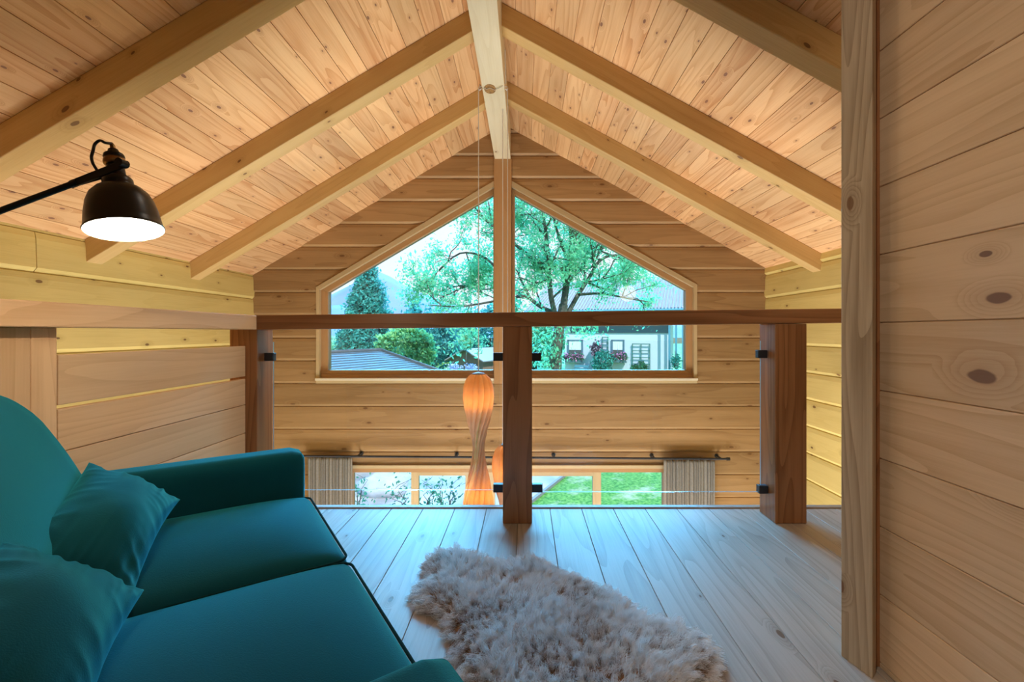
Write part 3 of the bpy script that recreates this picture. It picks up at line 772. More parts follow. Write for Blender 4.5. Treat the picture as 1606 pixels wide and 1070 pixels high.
for (x, y) in locks:
    ed = edge_d(x, y); h0 = .006 + .028*min(1, ed/.06)**.5
    fl = np.array([mnoise.noise(V(x*4, y*4, 1)), mnoise.noise(V(x*4, y*4, 7))])*1.0
    out = np.array([x, y]) - cen; out /= max(np.linalg.norm(out), 1e-3)
    lean2 = fl + out*(.35 + .9*max(0, 1-ed/.07)) + rg.normal(size=2)*.42
    ax = np.array([lean2[0], lean2[1], 1.0 if ed > .04 else .55]); ax /= np.linalg.norm(ax)
    Ln = rg.uniform(.032, .056); lr = rg.uniform(.008, .014); lt = min(1, max(0, rg.uniform(0, 1)*.35 + .3 + 1.3*mnoise.noise(V(x*7, y*7, 3))))
    e1_ = np.cross(ax, [0,0,1.0]); e1_ = e1_/max(np.linalg.norm(e1_), 1e-3) if np.linalg.norm(e1_) > 1e-3 else np.array([1.,0,0]); e2_ = np.cross(ax, e1_)
    th = rg.uniform(0, 6.28, NS); rr = lr*np.sqrt(rg.uniform(0, 1, NS))*1.5; cph = rg.uniform(0, 6.28) + rg.normal(size=NS)*.5; cam_ = rg.uniform(.002, .0045); tw = rg.uniform(4, 9)
    LL = Ln*rg.uniform(.6, 1.1, NS)
    k = 1 - .5*tt[None,:]**1.3
    ox = (rr*np.cos(th))[:,None]*k + cam_*np.sin(tw*tt[None,:]+cph[:,None])*tt[None,:]; oy = (rr*np.sin(th))[:,None]*k + cam_*np.cos(tw*tt[None,:]+cph[:,None])*tt[None,:]
    droop = -.35*(tt**2)[None,:]*LL[:,None]*(1-ax[2])
    P = np.array([x, y, h0-.006])[None,None,:] + (LL[:,None]*tt[None,:])[:,:,None]*ax + ox[:,:,None]*e1_ + oy[:,:,None]*e2_
    P[:,:,2] += droop; P[:,:,2] = np.maximum(P[:,:,2], .002)
    wa = rg.uniform(0, 6.28, NS); wd = (np.cos(wa)[:,None]*e1_ + np.sin(wa)[:,None]*e2_)
    wid = (.0006*(1-.55*tt))[None,:,None]
    allv.append(np.stack([P - wd[:,None,:]*wid, P + wd[:,None,:]*wid], axis=2))
    alng.append(np.repeat(((tt[:-1]+tt[1:])/2)[None,:], NS, 0)); arnd.append(np.full((NS, SEG), lt))
A_ = np.concatenate(allv); ns = len(A_); vv = A_.reshape(-1, 3) - np.array(ORG[rug])
b0 = (np.arange(ns)*(SEG+1)*2)[:,None] + (np.arange(SEG)*2)[None,:]
fq = np.stack([b0, b0+1, b0+3, b0+2], axis=2).reshape(-1, 4)
me = bpy.data.meshes.new('fleece'); me.vertices.add(len(vv)); me.vertices.foreach_set('co', vv.astype(np.float32).ravel())
me.loops.add(fq.size); me.loops.foreach_set('vertex_index', fq.astype(np.int32).ravel())
me.polygons.add(len(fq)); me.polygons.foreach_set('loop_start', (np.arange(len(fq))*4).astype(np.int32)); me.polygons.foreach_set('loop_total', np.full(len(fq), 4, dtype=np.int32))
me.update(calc_edges=True)
for nm, dat in (('along', alng), ('rnd', arnd)):
    q = me.attributes.new(nm, 'FLOAT', 'FACE'); q.data.foreach_set('value', np.concatenate(dat).ravel().astype(np.float32))
me.polygons.foreach_set('use_smooth', np.ones(len(fq), dtype=bool)); me.materials.append(M_FUR)
fl_ = link('fleece', me, rug); fl_['kind'] = 'stuff'

# ------------------------------------------------------------------ outdoors
OX = lambda p, D: (p-VX)*D/F
GZ = -2.8
def leaves(mb, P, size, rng, aniso=1.0, rn=None, up=0.0):
    """scatter pointed leaf blades at the points P"""
    P = np.asarray(P); n = len(P)
    a = rng.normal(size=(n, 3)); a /= np.linalg.norm(a, axis=1)[:, None]
    b = rng.normal(size=(n, 3)); b -= a*np.sum(a*b, axis=1)[:, None]; b /= np.linalg.norm(b, axis=1)[:, None]
    s = size*rng.uniform(.6, 1.4, size=(n, 1))
    q = np.stack([P - a*s, P + b*s*.42*aniso, P + a*s, P - b*s*.42*aniso], axis=1)
    base = len(mb.v)
    mb.v += [tuple(x) for x in q.reshape(-1, 3)]
    rr = rng.uniform(0, 1, size=n) if rn is None else rn
    for i in range(n):
        k = base + i*4; mb.f.append([k, k+1, k+2, k+3]); mb.uv.append([(0,0),(1,0),(1,1),(0,1)]); mb.r.append(float(rr[i])); mb.m.append(0)
def blob_points(rng, c, r, n, clusters=40, cr=.28, shell=.55):
    """points in small clumps on the outer shell of an ellipsoid"""
    d = rng.normal(size=(clusters, 3)); d /= np.linalg.norm(d, axis=1)[:, None]
    cc = np.array(c) + d*np.array(r)*rng.uniform(shell, 1, size=(clusters, 1))
    k = rng.integers(0, clusters, size=n)
    return cc[k] + rng.normal(size=(n, 3))*np.array(r)*cr*.5
L_ASH = leafmat('ash_leaf', (.10,.52,.30), (.30,.72,.42), .5)
L_CON = leafmat('conifer_leaf', (.03,.30,.30), (.12,.52,.46), .25)
L_BUSH = leafmat('bush_leaf', (.05,.36,.22), (.38,.68,.26), .35)
L_FAR = leafmat('far_leaf', (.03,.24,.25), (.12,.46,.42), .3)
L_PALE = leafmat('pale_leaf', (.22,.55,.35), (.45,.72,.48), .4)
L_SAP = leafmat('sapling_leaf', (.04,.22,.15), (.10,.34,.2), .4)
M_BARK = plain('bark', (.13,.14,.12), .9, 0, .1, noise=.5, nscale=6)
GRP_T = 'trees beyond the window'
def grow(mb, p, d, r, L, depth, rng, tips, n=6):
    pts, rad = [p], [r]; q = p.copy(); dd = d.copy(); m = 5
    for i in range(m):
        dd = (dd + V(*rng.normal(size=3))*.16 + V(0,0,.04)).normalized(); q = q + dd*(L/m); pts.append(q.copy()); rad.append(r*(1-.55*(i+1)/m))
        if depth <= 2: tips.append((q.copy(), depth))
    mb.tube(pts, rad, n, cap=False)
    if depth == 0: return
    for k in range(3 if depth > 1 else 4):
        i = int(rng.integers(2, m+1)); nd = (dd*.75 + V(*rng.normal(size=3))*.62 + V(0,0,.1)).normalized()
        grow(mb, pts[i], nd, rad[i]*.7, L*rng.uniform(.55, .8), depth-1, rng, tips, max(4, n-1))
def ash():
    D = 20.; rng = np.random.default_rng(5); base = V(OX(871, D), D, GZ)
    t = thing('ash_tree', 'big light green ash tree with many stems in front of the white house', 'tree', base, GRP_T)
    mb = MB(); tips = []
    A = lambda x, y, dy=0: V(OX(x, D), D+dy, H+(VY-y)*D/F)
    trunk = [base, A(870, 600), A(872, 555), A(878, 510), A(884, 478)]
    mb.tube(trunk, [.36, .30, .26, .23, .2], 10, cap=False)
    stems = [([A(884,478), A(889,440), A(892,410), A(897,375), A(899,330,.4), A(903,270,.6)], .16),
             ([A(876,512), A(864,470,-.4), A(860,430,-.6), A(857,390,-.8), A(850,340,-1), A(846,280,-1)], .13),
             ([A(886,500), A(908,462,.5), A(928,432,.8), A(945,405,1), A(968,393,1.3), A(1000,392,1.6)], .12),
             ([A(880,495), A(850,480,.8), A(828,463,1.2), A(800,450,1.5), A(760,440,1.6), A(715,445,1.4)], .11),
             ([A(892,410), A(880,385,-.3), A(868,350,-.5), A(862,310,-.5)], .09),
             ([A(860,430), A(830,400,.3), A(795,370,.5), A(760,340,.6), A(735,310,.6)], .10),
             ([A(897,378), A(915,350,.4), A(935,330,.7), A(955,300,1)], .08),
             ([A(908,462), A(950,458,.9), A(995,465,1.2), A(1030,470,1.4)], .07),
             ([A(828,463), A(780,470,.6), A(720,480,.4), A(670,478,.2)], .07),
             ([A(800,450), A(760,400,1), A(715,390,1.2), A(680,420,1.2)], .07)]
    for ps_, r in stems:
        pl = bez(ps_, 4); m = len(pl); mb.tube(pl, [r*(1-.7*i/(m-1)) for i in range(m)], 7, cap=False)
        for i in range(4, m, 3):
            for _ in range(1 if i < 7 else 2):
                d = (pl[i]-pl[i-2]).normalized()*.5 + V(*rng.normal(size=3))*.8 + V(0,0,.15)
                grow(mb, pl[i], d.normalized(), r*.42, rng.uniform(1.1, 1.9), 2, rng, tips, 5)
    # low foliage round the trunk
    mb.build('trunk', M_BARK, t, smooth=True)
    P = []
    for q, dep in tips:
        k = 6 if dep == 0 else 3 if dep == 1 else 1
        for _ in range(k): P.append(np.array(q) + rng.normal(size=3)*.17)
    low = [A(846,560,-.8), A(842,530,-.5), A(856,575,-.6), A(865,545,-.9), A(900,508,-.8), A(930,505,-.5), A(860,520,-1), A(915,520,-1), A(840,500,-.6)]
    for c in low: P += list(np.array(c) + rng.normal(size=(110,3))*np.array([.36,.3,.26]))
    mb = MB(); leaves(mb, np.array(P), .085, rng, 1.0); mb.build('foliage', L_ASH, t)
ash()
def blob_tree(name, label, c, r, n, size, mat, seed, trunk=True, clusters=60, cr=.3, shell=.55, group=GRP_T, gz=GZ):
    rng = np.random.default_rng(seed); base = V(c[0], c[1], gz)
    t = thing(name, label, 'tree' if 'tree' in name or 'conifer' in name else 'bush', base, group)
    mb = MB(); leaves(mb, blob_points(rng, c, r, n, clusters, cr, shell), size, rng, 1.6); mb.build('foliage', mat, t)
    mb = MB(); mb.tube([base, V(c[0], c[1], c[2])], [max(.08, r[0]*.09), max(.04, r[0]*.05)], 7); mb.build('trunk', M_BARK, t)
    return t
def conifer(name, label, x, D, ytop, ybot_w, wpx, seed, n=9000, mat=L_CON, power=.75, size=.11):
    rng = np.random.default_rng(seed); zt = H+(VY-ytop)*D/F; base = V(OX(x, D), D, GZ)
    t = thing(name, label, 'tree', base, GRP_T)
    hgt = zt - GZ - .6; w = wpx*D/F/2
    k = 420; h = rng.uniform(0, 1, k)**.9; th = rng.uniform(0, 2*math.pi, k)
    rr = w*np.minimum(1, (1-h)**power*1.35+.03)*rng.uniform(.72, 1.06, k)
    cc = np.stack([base.x+rr*np.cos(th), base.y+rr*np.sin(th), GZ+.6+h*hgt], axis=1)
    i = rng.integers(0, k, n); P = cc[i] + rng.normal(size=(n,3))*np.array([.13,.13,.2])*(w/1.4)
    mb = MB(); leaves(mb, P, size, rng, 1.2); 
    prof = []
    mb.build('foliage', mat, t)
    mb = MB(); mb.tube([base, V(base.x, D, zt-.3)], [.2, .03], 8); mb.build('trunk', M_BARK, t)
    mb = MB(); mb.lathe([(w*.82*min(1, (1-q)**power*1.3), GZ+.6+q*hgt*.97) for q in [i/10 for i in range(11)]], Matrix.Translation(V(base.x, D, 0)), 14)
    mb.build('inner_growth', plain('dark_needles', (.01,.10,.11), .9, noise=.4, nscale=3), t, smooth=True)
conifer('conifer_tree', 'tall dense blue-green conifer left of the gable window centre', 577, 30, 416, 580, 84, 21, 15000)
blob_tree('bush', 'round light green bush in front of the tall conifer', (OX(636,24), 24, H-1.0), (1.45,1.2,1.25), 7000, .1, L_BUSH, 22, clusters=170, cr=.2, shell=.8)
blob_tree('broadleaf_tree', 'dark blue-green tree behind the round bush', (OX(672,44), 44, .2), (2.6,2,3.1), 3500, .2, L_FAR, 23, shell=.7, clusters=90)
blob_tree('broadleaf_tree', 'dark tree standing behind the brown shed roof', (OX(712,60), 60, -.2), (3.0,2,3.2), 3500, .22, L_FAR, 24, shell=.7, clusters=90)
blob_tree('broadleaf_tree', 'dark tree beside the window post above the shed', (OX(768,50), 50, .4), (3.2,2,3.3), 3500, .22, L_FAR, 25, shell=.7, clusters=90)
blob_tree('young_tree', 'small yellow-green tree touching the brown shed roof', (OX(731,38.6), 38.6, .3), (.55,.5,.7), 700, .12, L_PALE, 26, shell=.5)
blob_tree('broadleaf_tree', 'pale green tree low at the left edge of the window', (OX(528,60), 60, -1.2), (2.3,2,1.8), 1500, .2, L_PALE, 27)
blob_tree('broadleaf_tree', 'light tree seen between the house and the ash trunk', (OX(838,46), 46, 0), (3.2,2,3.0), 3000, .22, L_PALE, 28, shell=.6)
conifer('conifer_tree', 'feathery spruce top between the tall conifer and the ash', 650, 55, 480, 560, 70, 29, 3000, L_FAR, 1.0, .2)

# ground, terrace, mountains
def ground_mat():
    m, t, b, N, L = nt('lawn'); tc = N('ShaderNodeTexCoord')
    n = N('ShaderNodeTexNoise'); n.inputs['Scale'].default_value = 1.3; n.inputs['Detail'].default_value = 6; n.inputs['Roughness'].default_value = .65
    n2 = N('ShaderNodeTexNoise'); n2.inputs['Scale'].default_value = 14; n2.inputs['Detail'].default_value = 4
    L(tc.outputs['Object'], n.inputs['Vector']); L(tc.outputs['Object'], n2.inputs['Vector'])
    c = mixc(N, L, maprange(N, L, n2.outputs['Fac'], .35, .65, 0, 1), (.03,.17,.025), (.17,.36,.08))
    c = mixc(N, L, maprange(N, L, n.outputs['Fac'], .52, .66, 0, .8), c, (.42,.45,.33))
    L(c, b.inputs['Base Color']); b.inputs['Roughness'].default_value = .9; b.inputs['Specular IOR Level'].default_value = .1
    return m
mb = MB(); mb.bx(-90, 90, DG+.3, 160, GZ-.3, GZ, 0)
structure(mb.build('ground', ground_mat()), 'green lawn outside the house', )
mb = MB()
e0, e1 = at(878.7, 751, (H-GZ)*F/(751-VY)), at(836, 784.5, (H-GZ)*F/(784.5-VY))
d_ = (e1-e0).normalized(); f0 = e0 - d_*3.5; f1 = e1 + d_*6
mb.prism([(f0.x, f0.y), (f1.x, max(f1.y, DG+.35)), (-14, DG+.35), (-14, f0.y)], V(0,0,GZ-.05), V(0,0,.09), V(1,0,0), V(0,1,0))
structure(mb.build('terrace', plain('pale_paving', (.50,.49,.48), .8, c2=(.22,.24,.27), nscale=1.1)), 'pale paved terrace outside the sliding doors')
mb = MB(); mb.box(f0+V(0,0,.0), f1-f0, V(.10,.05,0), V(0,0,.07))
structure(mb.build('kerb', plain('kerb_stone', (.2,.21,.23), .8)), 'grey kerb between terrace and lawn')
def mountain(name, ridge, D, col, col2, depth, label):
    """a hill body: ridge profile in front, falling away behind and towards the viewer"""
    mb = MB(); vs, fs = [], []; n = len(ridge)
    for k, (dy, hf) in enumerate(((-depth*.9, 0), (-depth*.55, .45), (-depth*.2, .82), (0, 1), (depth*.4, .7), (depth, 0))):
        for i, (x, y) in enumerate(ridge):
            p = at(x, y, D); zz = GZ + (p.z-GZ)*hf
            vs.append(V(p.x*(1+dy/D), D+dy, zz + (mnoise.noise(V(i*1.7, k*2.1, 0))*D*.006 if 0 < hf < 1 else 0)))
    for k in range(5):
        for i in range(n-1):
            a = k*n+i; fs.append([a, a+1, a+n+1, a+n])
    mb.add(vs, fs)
    structure(mb.build(name, plain(name+'_haze_forest', col, .95, 0, .05, c2=col2, nscale=.02), smooth=True), label)  # haze of the air is mixed into the forest colour
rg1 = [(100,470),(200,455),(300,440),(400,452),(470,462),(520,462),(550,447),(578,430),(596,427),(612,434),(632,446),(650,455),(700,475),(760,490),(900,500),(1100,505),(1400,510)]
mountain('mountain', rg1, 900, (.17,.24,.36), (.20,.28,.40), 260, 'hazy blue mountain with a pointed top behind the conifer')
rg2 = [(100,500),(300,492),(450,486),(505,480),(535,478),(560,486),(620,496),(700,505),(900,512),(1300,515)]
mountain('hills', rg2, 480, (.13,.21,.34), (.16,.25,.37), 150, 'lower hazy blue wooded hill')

# white house on the right
O_ = V(OX(1049, 32), 32, 0); th_ = math.radians(20); ex = V(-math.cos(th_), math.sin(th_), 0); ey = V(math.sin(th_), math.cos(th_), 0)
def wl(x):            # pixel column -> distance along the house wall from its right corner
    k = (x-VX)/F; return (k*O_.y - O_.x)/(ex.x - k*ex.y)
def hp(L_, d, z): return O_ + ex*L_ + ey*d + V(0,0,z)
def wz(x, y): L_ = wl(x); D = (O_ + ex*L_).y; return H + (VY-y)*D/F
house = thing('white_house', 'white rendered house with a pale ribbed tile roof behind the ash tree', 'house', hp(3.8, 0, GZ))
M_RENDER = plain('white_render', (.62,.74,.88), .9, noise=.05, nscale=.6); M_HTRIM = plain('blue_trim', (.10,.32,.46), .6)
M_ROOFT = plain('pale_tile', (.27,.275,.29), .7, noise=.12, nscale=2); M_DKBLUE = plain('dark_blue_grey', (.12,.17,.22), .7)
LW = wl(886)
ztop = wz(970, 509)
mb = MB()
mb.box(hp(0,0,GZ), ex*LW, ey*8, V(0,0,ztop-GZ)); mb.build('wall', M_RENDER, house)
mb = MB(); mb.box(hp(-.1,-.06,wz(970,522.5)), ex*(LW-.3), ey*.05, V(0,0,wz(970,509.5)-wz(970,522.5))); mb.build('eave_shade_band', M_DKBLUE, house)  # dark strip coloured as the shaded underside of the eave
mb = MB(); run, ez0 = 6.2, wz(970, 486)+.0
ovh = -.7; rise = 2.75
nr = 60; prof = []
Lr0, Lr1 = -3.2, LW+3.0
vs, fs = [], []
for j in range(2):
    for i in range(nr*6+1):
        l = Lr0 + (Lr1-Lr0)*i/(nr*6); b_ = .075*max(0, math.sin(i/6*2*math.pi))
        vs.append(hp(l, ovh + run*j, ez0 + rise*j + b_))
m_ = nr*6+1
for i in range(m_-1): fs.append([i, i+1, m_+i+1, m_+i])
mb.add(vs, fs); mb.box(hp(Lr0, ovh, ez0-.16), ex*(Lr1-Lr0), ey*run+V(0,0,rise), V(0,0,.12)); 
mb.box(hp(Lr0, ovh+run, ez0+rise-.16), ex*(Lr1-Lr0), ey*run-V(0,0,rise), V(0,0,.16)); mb.build('roof', M_ROOFT, house)
mb = MB(); mb.tube([hp(Lr0, ovh-.08, ez0-.1), hp(Lr1, ovh-.08, ez0-.1)], .09, 8); mb.build('gutter', M_HTRIM, house)
mb = MB(); q = wl(1020)-.3; c = hp(q-2.0, ovh+run*.95, ez0+rise*.95); mb.tube([c-V(0,0,.3), c+V(0,0,.55)], .09, 10); mb.lathe([(.14,0),(.14,.05),(.02,.12)], Matrix.Translation(c+V(0,0,.55)), 10); mb.build('vent_pipe', M_HTRIM, house)
mb = MB(); mb.box(hp(-.9,-.6,GZ), -ex*3.4, ey*.4, V(0,0,ztop-GZ+1.2)); mb.build('wing_wall', M_RENDER, house)
for xx in (1052, 1062.5, 1073):
    mb = MB(); l = wl(xx); mb.box(hp(l,-.68,GZ), ex*.13, ey*.07, V(0,0,ztop-GZ+1.0)); mb.build('corner_board', M_HTRIM, house)
M_WF = plain('grey_blue_window_frame', (.09,.20,.28), .6); M_CURW = plain('white_net_curtain', (.75,.85,.9), .9); M_DKG = plain('dark_window_glass', (.10,.13,.13), .15)
for (xa_, xb_) in ((890, 914.5), (958.5, 979.5)):
    l0, l1 = wl(xb_), wl(xa_); zt_, zb_ = wz(xa_, 533), wz(xa_, 561); fr = .13
    mb = MB()
    mb.box(hp(l0,-.06,zb_), ex*fr, ey*.1, V(0,0,zt_-zb_)); mb.box(hp(l1-fr,-.06,zb_), ex*fr, ey*.1, V(0,0,zt_-zb_))
    mb.box(hp(l0,-.06,zt_-fr*.8), ex*(l1-l0), ey*.1, V(0,0,fr*.8)); mb.box(hp(l0,-.06,zb_), ex*(l1-l0), ey*.1, V(0,0,fr*.8))
    mb.box(hp((l0+l1)/2-.02,-.05,zb_), ex*.04, ey*.05, V(0,0,(zt_-zb_)*.5))
    w = mb.build('window', M_WF, house)
    mb = MB(); mb.box(hp(l0+fr,-.035,zb_), ex*(l1-l0-2*fr), ey*.02, V(0,0,zt_-zb_)); mb.build('pane', M_DKG, w)
    mb = MB(); n_ = 40; vs = []; fs = []
    for j in range(2):
        for i in range(n_+1): vs.append(hp(l0+fr+(l1-l0-2*fr)*i/n_, -.045+.008*math.sin(i*1.5), zt_-fr*.8-(zt_-zb_)*.48*j))
    for i in range(n_): fs.append([i, i+1, n_+2+i, n_+1+i])
    mb.add(vs, fs); mb.build('net_curtain', M_CURW, w)
rngf = np.random.default_rng(77)
M_FLO = leafmat('geranium_petals', (.50,.16,.50), (.85,.45,.70), .3); M_BOX = plain('planter_box', (.10,.22,.26), .7)
for (xa_, xb_, lab) in ((888, 914, 'flower box under the house window next to the ash trunk'), (957, 982, 'flower box under the house window beside the tall shrub')):
    l0, l1 = wl(xb_), wl(xa_); z_ = wz(xa_, 568); c = hp((l0+l1)/2, -.25, z_)
    t = thing('flower_box', lab, 'planter', c, 'flower boxes on the white house')
    mb = MB(); mb.box(hp(l0,-.38,z_), ex*(l1-l0), ey*.3, V(0,0,.22)); mb.build('box', M_BOX, t)
    mb = MB(); P = np.array(c+V(0,0,.38)) + (rngf.uniform(-.5,.5,size=(900,1))*np.array(ex*(l1-l0)*1.1)) + rngf.normal(size=(900,3))*np.array([.05,.09,.11]); leaves(mb, P, .07, rngf, 2); mb.build('leafage', L_SAP, t)
    mb = MB(); P = np.array(c+V(0,0,.42)) + (rngf.uniform(-.5,.5,size=(260,1))*np.array(ex*(l1-l0)*1.1)) - np.array(ey)*.1 + rngf.normal(size=(260,3))*np.array([.05,.08,.13]); leaves(mb, P, .055, rngf, 2.2); mb.build('blossom', M_FLO, t)
M_GREEN = plain('dark_green_slats', (.05,.22,.20), .6)
def trellis(x0_, x1_, yt, rows, cols, label, ybot=None):
    l0, l1 = wl(x1_), wl(x0_); zt_ = wz(x0_, yt); zb_ = GZ if ybot is None else wz(x0_, ybot); mb = MB(); w = .055
    for k in range(cols+1):
        mb.box(hp(l0+(l1-l0-w)*k/cols,-.10,zb_), ex*w, ey*.04, V(0,0,zt_-zb_))
    k = 0; step = (10*34/F) if cols > 1 else (7.5*34/F); z_ = zt_-w
    while z_ > zb_ and k < rows: mb.box(hp(l0,-.14,z_), ex*(l1-l0), ey*.04, V(0,0,w)); z_ -= step; k += 1
    return tag(mb.build('trellis', M_GREEN, org=hp((l0+l1)/2,-.1,zb_)), label, 'trellis')
trellis(991.5, 1020, 539, 8, 2, 'wide dark green trellis of two columns on the white house wall')
trellis(944.5, 954.5, 528.5, 10, 1, 'narrow ladder-like trellis between the two house windows')
def shrub(label, x, D, ybot_z, r, n, mat, seed, hgt):
    c = V(OX(x, D), D, ybot_z); rng = np.random.default_rng(seed)
    t = thing('shrub', label, 'bush', V(c.x, c.y, GZ)); mb = MB(); leaves(mb, blob_points(rng, (c.x, c.y, ybot_z), r, n, 40, .35), .11, rng, 1.5); mb.build('foliage', mat, t)
    mb = MB(); 
    for k in range(5): mb.tube([V(c.x, c.y, GZ), c + V(rng.uniform(-.5,.5)*r[0], rng.uniform(-.3,.3), hgt*rng.uniform(-.2,.5))], [.04,.02], 5)
    mb.build('stem', M_BARK, t)
shrub('tall dark shrub climbing between the two house windows', 945, 32.5, H-2.2, (.75,.4,.85), 900, L_CON, 81, .8)
shrub('purple-leaved climber above the dark shrub on the house wall', 935, 33.3, H-1.25, (.42,.25,.55), 260, leafmat('plum_leaf', (.16,.14,.22), (.30,.24,.32), .2), 82, .4)
shrub('low plants at the foot of the wide trellis', 1006, 32.6, H-2.55, (.65,.3,.45), 420, L_SAP, 83, .3)
bn = thing('garden_bench', 'blue garden bench against the white house wall', 'bench', hp(wl(915), -.6, GZ))
l0 = wl(925); l1 = wl(903); zt_ = wz(915, 573.5)
zs_ = GZ + .45
for k in range(3): mb = MB(); mb.box(hp(l0,-.95+.17*k,zs_), ex*(l1-l0), ey*.14, V(0,0,.04)); mb.build('seat_slat', M_HTRIM, bn)
for k in range(4): mb = MB(); mb.box(hp(l0,-.42,zs_+.12+k*.22), ex*(l1-l0), ey*.04, V(0,0,.16)); mb.build('back_slat', M_HTRIM, bn)
for l in (l0, l1-.06):
    for d in (-.92, -.5): mb = MB(); mb.box(hp(l,d,GZ), ex*.06, ey*.06, V(0,0,.45)); mb.build('leg', M_HTRIM, bn)
    mb = MB(); mb.box(hp(l,-.38,GZ), ex*.06, ey*.05, V(0,0,.45+1.0)); mb.build('back_post', M_HTRIM, bn)
hb = thing('hanging_plant', 'dark hanging plant on the white wing wall at the right window edge', 'plant', hp(wl(1061), -.8, wz(1061, 577)))
c = hp(wl(1060.5), -.85, wz(1060.5, 567)); mb = MB(); leaves(mb, np.array(c) + rngf.normal(size=(420,3))*np.array([.13,.1,.24]), .07, rngf, 2); mb.build('foliage', L_CON, hb)
mb = MB(); mb.tube([c+V(0,.1,.1), c+V(0,.1,.75), c+V(.0,.17,.75)], .02, 5); mb.build('hook', M_DKBLUE, hb)
mb = MB(); mb.lathe([(.001,-.3),(.14,-.3),(.2,-.05),(.18,-.05)], Matrix.Translation(c), 12); mb.build('pot', M_DKBLUE, hb)

# garage roof on the left, brown shed
g0 = at(460, 556.5, 16.2); g1 = at(597, 548.8, 20.0); zr_ = (g0.z+g1.z)/2; g0.z = g1.z = zr_
gar = thing('garage', 'low garage with grey tiled hip roof at the lower left of the window', 'building', V(-6.5, 15, GZ))
M_TILE = plain('grey_blue_tile', (.055,.07,.09), .75, c2=(.08,.10,.125), nscale=5)
dr = (g1-g0).normalized(); dn = V(dr.y, -dr.x, 0).normalized(); dn = dn if dn.y < 0 else -dn
mb = MB(); rows = 30; slope = 5.2; fall = 2.3; vs, fs = [], []
def tile_row(a, b, da, db, mb):
    for k in range(rows):
        t0, t1 = k/rows, (k+1)/rows
        p = [a+da*t0, b+db*t0, b+db*t1, a+da*t1]; lift = V(0,0,.02)
        q = [p[0], p[1], p[2]+lift, p[3]+lift, p[2]-lift*.3, p[3]-lift*.3]
        mb.add(q, [[0,3,2,1],[3,5,4,2]], None, R.random())
hipd = dn*slope - V(0,0,fall)
tile_row(g0 - dr*4, g1, hipd, hipd + dr*3.4, mb)
tile_row(g1, g1, hipd + dr*3.4, -dn*slope - V(0,0,fall) + dr*3.4, mb)
tile_row(g1, g0 - dr*4, -dn*slope - V(0,0,fall) + dr*3.4, -dn*slope - V(0,0,fall), mb)
mb.build('roof', M_TILE, gar)
mb = MB(); mb.tube([g1, g1 + hipd + dr*3.4], .09, 8); mb.tube([g0 - dr*4, g1], .09, 8); mb.build('ridge_tile', M_TILE, gar, smooth=True)
mb = MB(); mb.box(g0 - dr*4 + dn*slope*.85 + V(0,0,-fall*.9-(zr_-fall*.9-GZ)), dr*((g1-g0).length+6.4), -dn*slope*1.7, V(0,0,zr_-fall*.9-GZ)); mb.build('wall', M_RENDER, gar)

shd = thing('garden_shed', 'small brown garden shed with a pale roof among the trees', 'shed', V(OX(735,40), 40, GZ))
ths = math.radians(28); sx = V(math.cos(ths), -math.sin(ths), 0)*1; sy = V(math.sin(ths), math.cos(ths), 0)
c0 = V(OX(731,40), 40, 0); hw = 1.75; zp = H-27*40/F; ze = zp-.85; dpt = 4.5
M_SHED = plain('brown_boards', (.30,.19,.14), .8, c2=(.22,.15,.13), nscale=3)
mb = MB(); mb.prism([(-hw, GZ), (hw, GZ), (hw, ze), (0, zp), (-hw, ze)], c0, sy*dpt, sx, Z_); mb.build('wall', M_SHED, shd)
for s_ in (-1, 1):
    mb = MB(); a = c0 + sx*s_*(hw+.3) + V(0,0,ze-.14) - sy*.4; b = c0 + V(0,0,zp+.02) - sy*.4
    mb.box(a, b-a, sy*(dpt+.8), V(0,0,.1)); mb.build('roof', plain('pale_shed_roof', (.3,.32,.35), .7), shd)
mb = MB(); mb.box(c0 + sx*.25 + V(0,0,zp-1.65) - sy*.03, sx*.55, sy*.06, V(0,0,.5)); mb.build('window', M_WF, shd)
rngh = np.random.default_rng(5)
for (x, lab) in ((713, 'left of two blue hydrangea bushes before the shed'), (738, 'right of two blue hydrangea bushes before the shed')):
    c = V(OX(x,37), 37, H-2.85); t = thing('hydrangea', lab, 'bush', V(c.x, c.y, GZ), 'hydrangeas before the shed')
    mb = MB(); leaves(mb, np.array(c)+rngh.normal(size=(300,3))*np.array([.26,.2,.16]), .07, rngh, 2); mb.build('blossom', leafmat('hydrangea_bloom', (.40,.52,.85), (.62,.70,.92), .2), t)
    mb = MB(); leaves(mb, np.array(c)-np.array([0,0,.4])+rngh.normal(size=(260,3))*np.array([.28,.2,.2]), .08, rngh, 2); mb.build('foliage', L_FAR, t)
# saplings on the terrace
def sapling(x, y0_, y1_, D, label, seed, w=.16, n=150):
    rng = np.random.default_rng(seed); b = V(OX(x, D), D, GZ+.04); top = H+(VY-y0_)*D/F
    t = thing('sapling', label, 'plant', b, 'saplings on the terrace')
    mb = MB(); tips = []
    for k in range(3):
        q = [b + V(rng.uniform(-.03,.03), rng.uniform(-.03,.03), 0)]
        for s in range(1, 7): q.append(V(b.x + w*rng.normal()*.45*s/4, b.y + w*rng.normal()*.4*s/4, b.z + (top-b.z)*s/6*(1-.1*k)))
        mb.tube(q, [.014*(1-.13*i) for i in range(7)], 5); tips += q[1:]
    mb.build('stem', M_BARK, t)
    P = [np.array(tips[int(rng.integers(0, len(tips)))]) + rng.normal(size=3)*np.array([w,w,w])*.75 for _ in range(n)]
    mb = MB(); leaves(mb, np.array(P), .042, rng, 1.2); mb.build('foliage', L_SAP, t)
sapling(562, 745, 792, 9.4, 'thin green sapling behind the left curtain edge', 31, .16, 80)
sapling(630, 752, 792, 9.2, 'bushy sapling left of the first door stile', 32, .22, 110)
